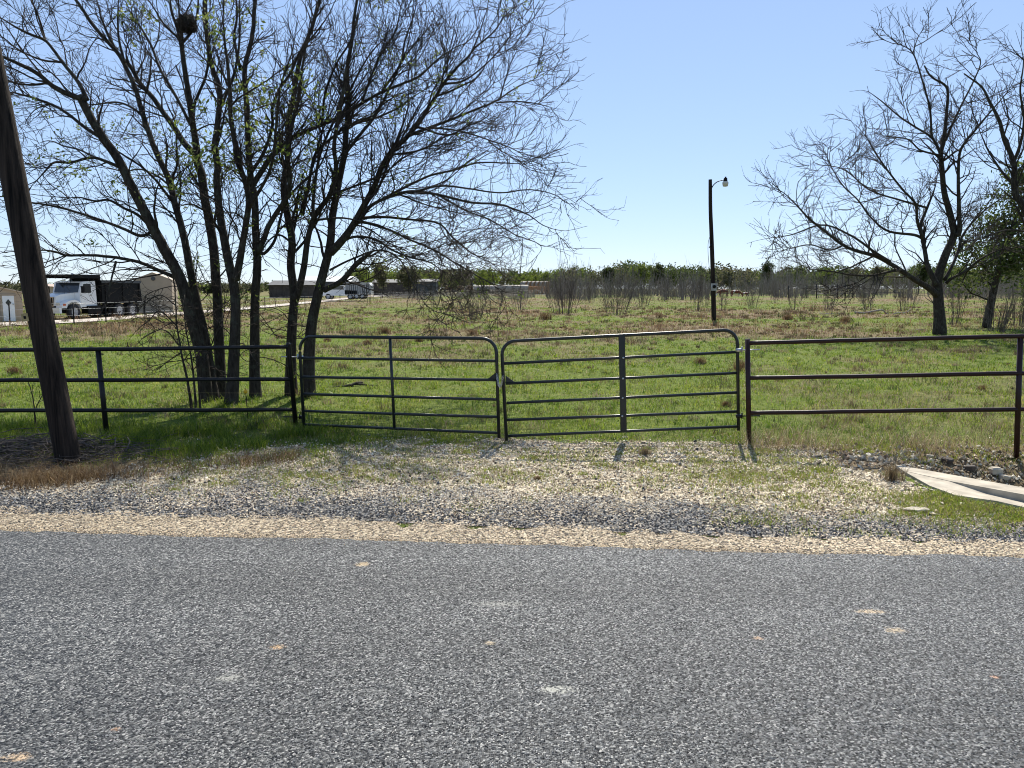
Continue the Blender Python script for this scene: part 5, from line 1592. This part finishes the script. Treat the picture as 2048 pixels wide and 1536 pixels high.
def metal_barn(label, px0, px1, ptop, pbase, Y, dep, mat, roofm, name='barn', cat='barn', mono=False):
    a, b2 = D(px0, pbase, Y), D(px1, pbase, Y)
    zt = D(px0, ptop, Y).z
    zg = min(a.z, g1(a.x, Y))
    root = thing(name, label, cat, (0.5 * (a.x + b2.x), Y, zg), 0)
    w_ = b2.x - a.x; h_ = zt - zg
    mb = MB(); mb.box((0, dep / 2, h_ / 2), (w_, dep, h_))
    n = max(3, int(w_ / 0.9))
    for k in range(n + 1):
        mb.box((-w_ / 2 + w_ * k / n, -0.03, h_ / 2 - 0.02), (0.1, 0.06, h_ - 0.04))
    mb.build('wall', mat, root)
    mb = MB(); hh = 0.12 * min(w_, dep)
    mb.prism([(-0.3, h_ + 0.003), (dep / 2, h_ + hh), (dep + 0.3, h_ + 0.003)], -w_ / 2 - .3, w_ / 2 + .3, 'x'); mb.build('roof', roofm, root)
    return root
metal_barn('long brown grey open shed behind the middle trunks', 540, 628, 570, 603, 118, 6, M['rustsheet'], M['greysheet'])
metal_barn('low shed with a bright white roof behind the right trunks', 604, 700, 563, 590, 150, 9, M['greysheet'], M['roofwhite'])
metal_barn('dark brown metal shed right of the trailer', 748, 822, 565, 592, 138, 5, M['rustsheet'], M['greysheet'])
metal_barn('darkest grey ribbed shed next to the hay bales', 826, 872, 563, 590, 136, 4, M['greysheet'], M['greysheet'])
metal_barn('far blue grey barn roof showing above the hay bales', 900, 944, 559, 580, 240, 10, M['greysheet'], M['greysheet'])
metal_barn('distant pale building glimpsed beyond the dump truck cab', 60, 112, 574, 640, 80, 6, M['tanroof'], M['tanroof'], 'building', 'building')

def trailer():
    Y = 100.0
    b = D(690, 598, Y)
    root = thing('stock_trailer', 'pale stock trailer with rounded white roof parked by the track', 'trailer', (b.x, Y, b.z), 0.0)
    s = Y / F
    mb = MB(); mb.prism([(0, .55), (0, 1.7), (.25, 2.0), (3.1, 2.0), (3.35, 1.7), (3.35, .55)], 0, 2.0); mb.build('body', M['rim'], root)
    mb = MB(); mb.prism([(-.05, 1.72), (.22, 2.1), (3.13, 2.1), (3.4, 1.72), (3.12, 2.02), (.25, 2.02)], -.05, 2.05); mb.build('roof', M['roofwhite'], root)
    mb = MB(); [mb.box((.3 + k * .28, -.02, 1.2), (.09, .04, 1.1)) for k in range(11)]; mb.build('side_slats', M['greysheet'], root)
    for x in (1.5, 2.25):
        wheel(root, (x, .1, .36), (0, 1, 0), .36, .22); wheel(root, (x, 1.9, .36), (0, 1, 0), .36, .22)
    mb = MB(); mb.rod((0, 1, .5), (-1.0, 1, .45), .06, 6); mb.build('drawbar', M['black'], root)
    b = D(668, 599, Y)
    root = thing('pickup', 'white pickup half hidden by the slanting trunk beside the stock trailer', 'pickup', (b.x - 1.6, Y, b.z), 0.0)
    mb = MB(); mb.prism([(0, .5), (0, 1.1), (.2, 1.2), (1.2, 1.25), (1.7, 1.85), (2.9, 1.85), (3.05, 1.2), (4.6, 1.15), (4.6, .5)], 0, 1.9); mb.build('body', M['whitepaint'], root)
    mb = MB(); mb.prism([(1.42, 1.27), (1.78, 1.76), (2.8, 1.76), (2.92, 1.27)], -.012, -.002); mb.build('window', M['glass'], root)
    for x in (.85, 3.7):
        wheel(root, (x, .05, .37), (0, 1, 0), .37, .24); wheel(root, (x, 1.85, .37), (0, 1, 0), .37, .24)
    mb = MB(); mb.box((4.63, .95, .62), (.06, 1.8, .2)); mb.build('bumper', M['chrome'], root)
trailer()

def hay_bale():
    mb = MB(); r = .75; w_ = .7
    mb.lathe([(r * .97, -w_), (r, -w_ * .9), (r, w_ * .9), (r * .97, w_)], (0, 0, r), 28, (0, 1, 0), mat=0)
    for s_ in (-1, 1):
        mb.lathe([(r * .96, 0), (r * .9, .03), (r * .5, .015), (r * .45, .035), (.05, .02)], (0, s_ * (w_ + .002), r), 24, (0, s_, 0), mat=1)
    return mb.build('hay_bale', [M['haywrap'], M['hayend']])
bale0 = hay_bale()
used = []
BALES = []
def bale(px, py, Y, rz, label, group):
    d = ray(px, py); s = Y / d[1]; p = Vector((d[0] * s, Y, H + d[2] * s))
    if not used:
        used.append(1); o = bale0
    else:
        o = bale0.copy(); COL.objects.link(o)
    o.location = p; o.rotation_euler = (0, 0, rz)
    tag(o, label, 'hay bale', group)
    return o
YB = 148.0
bale(896, 586, YB, 0.1, 'round hay bale, leftmost, in shadow beside the darkest shed', 'round hay bales in the yard')
bale(921, 587, YB - 3, 0.05, 'large pale round bale showing its brown end left of the long row', 'round hay bales in the yard')
bale(938, 586, YB + 2, 0.3, 'round hay bale tucked right of the pale end-on bale', 'round hay bales in the yard')
ORD = ('leftmost', 'second from the left', 'third from the left', 'fourth from the left', 'fifth from the left', 'sixth from the left', 'rightmost')
for k in range(7):
    bale(956 + k * 15.5, 586.5 - k * 0.1, YB - k * .5, math.pi / 2, 'pale wrapped round bale, %s in the long end to end row' % ORD[k], 'white wrapped bales laid end to end')
for k in range(6):
    bale(1050 + k * 8.2, 577.5, YB + 6, 0.75, 'white topped round bale, %s in the upper row above the orange bales' % (ORD[k] if k < 5 else 'rightmost'), 'upper row of bales at the right end')
for k in range(4):
    o = bale(1062 + k * 10.0, 588, YB + 1 - k * .3, 0.0, 'orange brown weathered bale, %s in the lower row at the right end' % (ORD[k] if k < 3 else 'rightmost'), 'weathered orange bales')
    if k == 0:
        me2 = o.data.copy(); me2.materials.clear(); me2.materials.append(M['oldhay']); me2.materials.append(M['oldhay'])
    o.data = me2

# cattle
def cow(label, px, py, Y, rz, sc, grazing):
    d = ray(px, py); s = Y / d[1]
    loc = Vector((d[0] * s, Y, H + d[2] * s))
    me = bpy.data.meshes.new('cow')
    V, E, Rr = [], [], []
    def v(p, r):
        V.append(p); Rr.append(r); return len(V) - 1
    def line(i, pts):
        for p, r in pts:
            j = v(p, r); E.append((i, j)); i = j
        return i
    r0 = v((0, 0, 1.02), .34)                                  # barrel
    rump = line(r0, [((-.45, 0, 1.06), .33), ((-.8, 0, 1.12), .24)])
    line(rump, [((-.97, 0, 1.08), .05), ((-1.02, 0, .8), .03), ((-1.02, 0, .5), .035)])
    chest = line(r0, [((.45, 0, 1.02), .33), ((.75, 0, 1.08), .26)])
    if grazing:
        line(chest, [((1.05, 0, .85), .17), ((1.28, 0, .5), .13), ((1.42, .0, .22), .12), ((1.48, 0, .06), .08)])
    else:
        line(chest, [((1.05, 0, 1.3), .17), ((1.22, 0, 1.45), .14), ((1.45, 0, 1.36), .12), ((1.62, 0, 1.28), .08)])
    for sy in (-1, 1):
        line(chest, [((.62, sy * .17, .75), .12), ((.60, sy * .17, .42), .07), ((.62, sy * .17, .04), .06)])
        line(rump, [((-.72, sy * .19, .78), .15), ((-.66, sy * .19, .55), .09), ((-.84, sy * .19, .38), .065), ((-.80, sy * .19, .04), .06)])
    me.from_pydata(V, E, [])
    o = bpy.data.objects.new('cow', me); COL.objects.link(o)
    sk = o.modifiers.new('skin', 'SKIN'); sb = o.modifiers.new('sub', 'SUBSURF'); sb.levels = sb.render_levels = 1
    for i, q in enumerate(me.skin_vertices[0].data):
        q.radius = (Rr[i], Rr[i]); q.use_root = i == 0
    me.materials.append(M['cow'])
    o.location = loc; o.rotation_euler = (0, 0, rz); o.scale = (sc,) * 3
    tag(o, label, 'cow', 'cattle grazing beyond the lamp pole')
cow('red cow with a white back nearest the lamp pole', 1446, 594, 125, math.pi + 0.3, 0.95, True)
cow('darker red cow between the white backed cow and the calf', 1471, 594, 127, 0.2, 0.85, True)
cow('small red calf at the right of the cattle', 1490, 594, 126, 0.1, 0.55, False)

# pipe pen in front of the far brush, wire fence by the truck
def pen():
    Y = 112.0
    b = D(1580, 594, Y)
    root = thing('cattle_pen', 'far pipe cattle pen of dark posts and rails in front of the brush', 'pen', (b.x, Y, b.z))
    for px, pt in ((1577, 571), (1612, 571), (1633, 568), (1656, 571), (1675, 568), (1690, 566), (1706, 568), (1726, 584), (1790, 580)):
        mb = MB(); mb.rod(D(px, 597, Y), D(px, pt, Y), .07, 8); part(mb, 'post', M['blackpipe'], root)
    for y_ in (572, 577, 582, 588):
        mb = MB(); mb.rod(D(1612, y_, Y), D(1706, y_ - .5, Y), .035, 6); part(mb, 'rail', M['blackpipe'], root)
    mb = MB(); mb.rod(D(1577, 576, Y), D(1612, 576, Y), .03, 6); part(mb, 'rail', M['blackpipe'], root)
    mb = MB(); mb.rod(D(1706, 586, Y), D(1800, 585, Y), .03, 6); part(mb, 'rail', M['blackpipe'], root)
pen()
def wire_fence():
    pts = [(-60, 654), (20, 650), (148, 648), (212, 644), (290, 638), (370, 632), (450, 627), (530, 621), (610, 616), (680, 610), (740, 606), (850, 598), (960, 594), (1092, 594)]
    g = [ground_at(*p) for p in pts]
    root = thing('wire_fence', 'old wire fence on short dark posts along the farm track', 'fence', g[2])
    for p in g:
        mb = MB(); mb.rod((p.x, p.y, p.z - .1), (p.x + .03, p.y, p.z + 1.15), .035 if p.y < 90 else .06, 7); part(mb, 'post', M['black'], root)
    for h_ in (.45, .8, 1.1):
        P = np.array([(p.x, p.y, p.z + h_) for p in g])
        mb = MB(); mb.tubes(P, np.full(len(P), .004), 4, False); part(mb, 'wire', M['zinc'], root)
wire_fence()
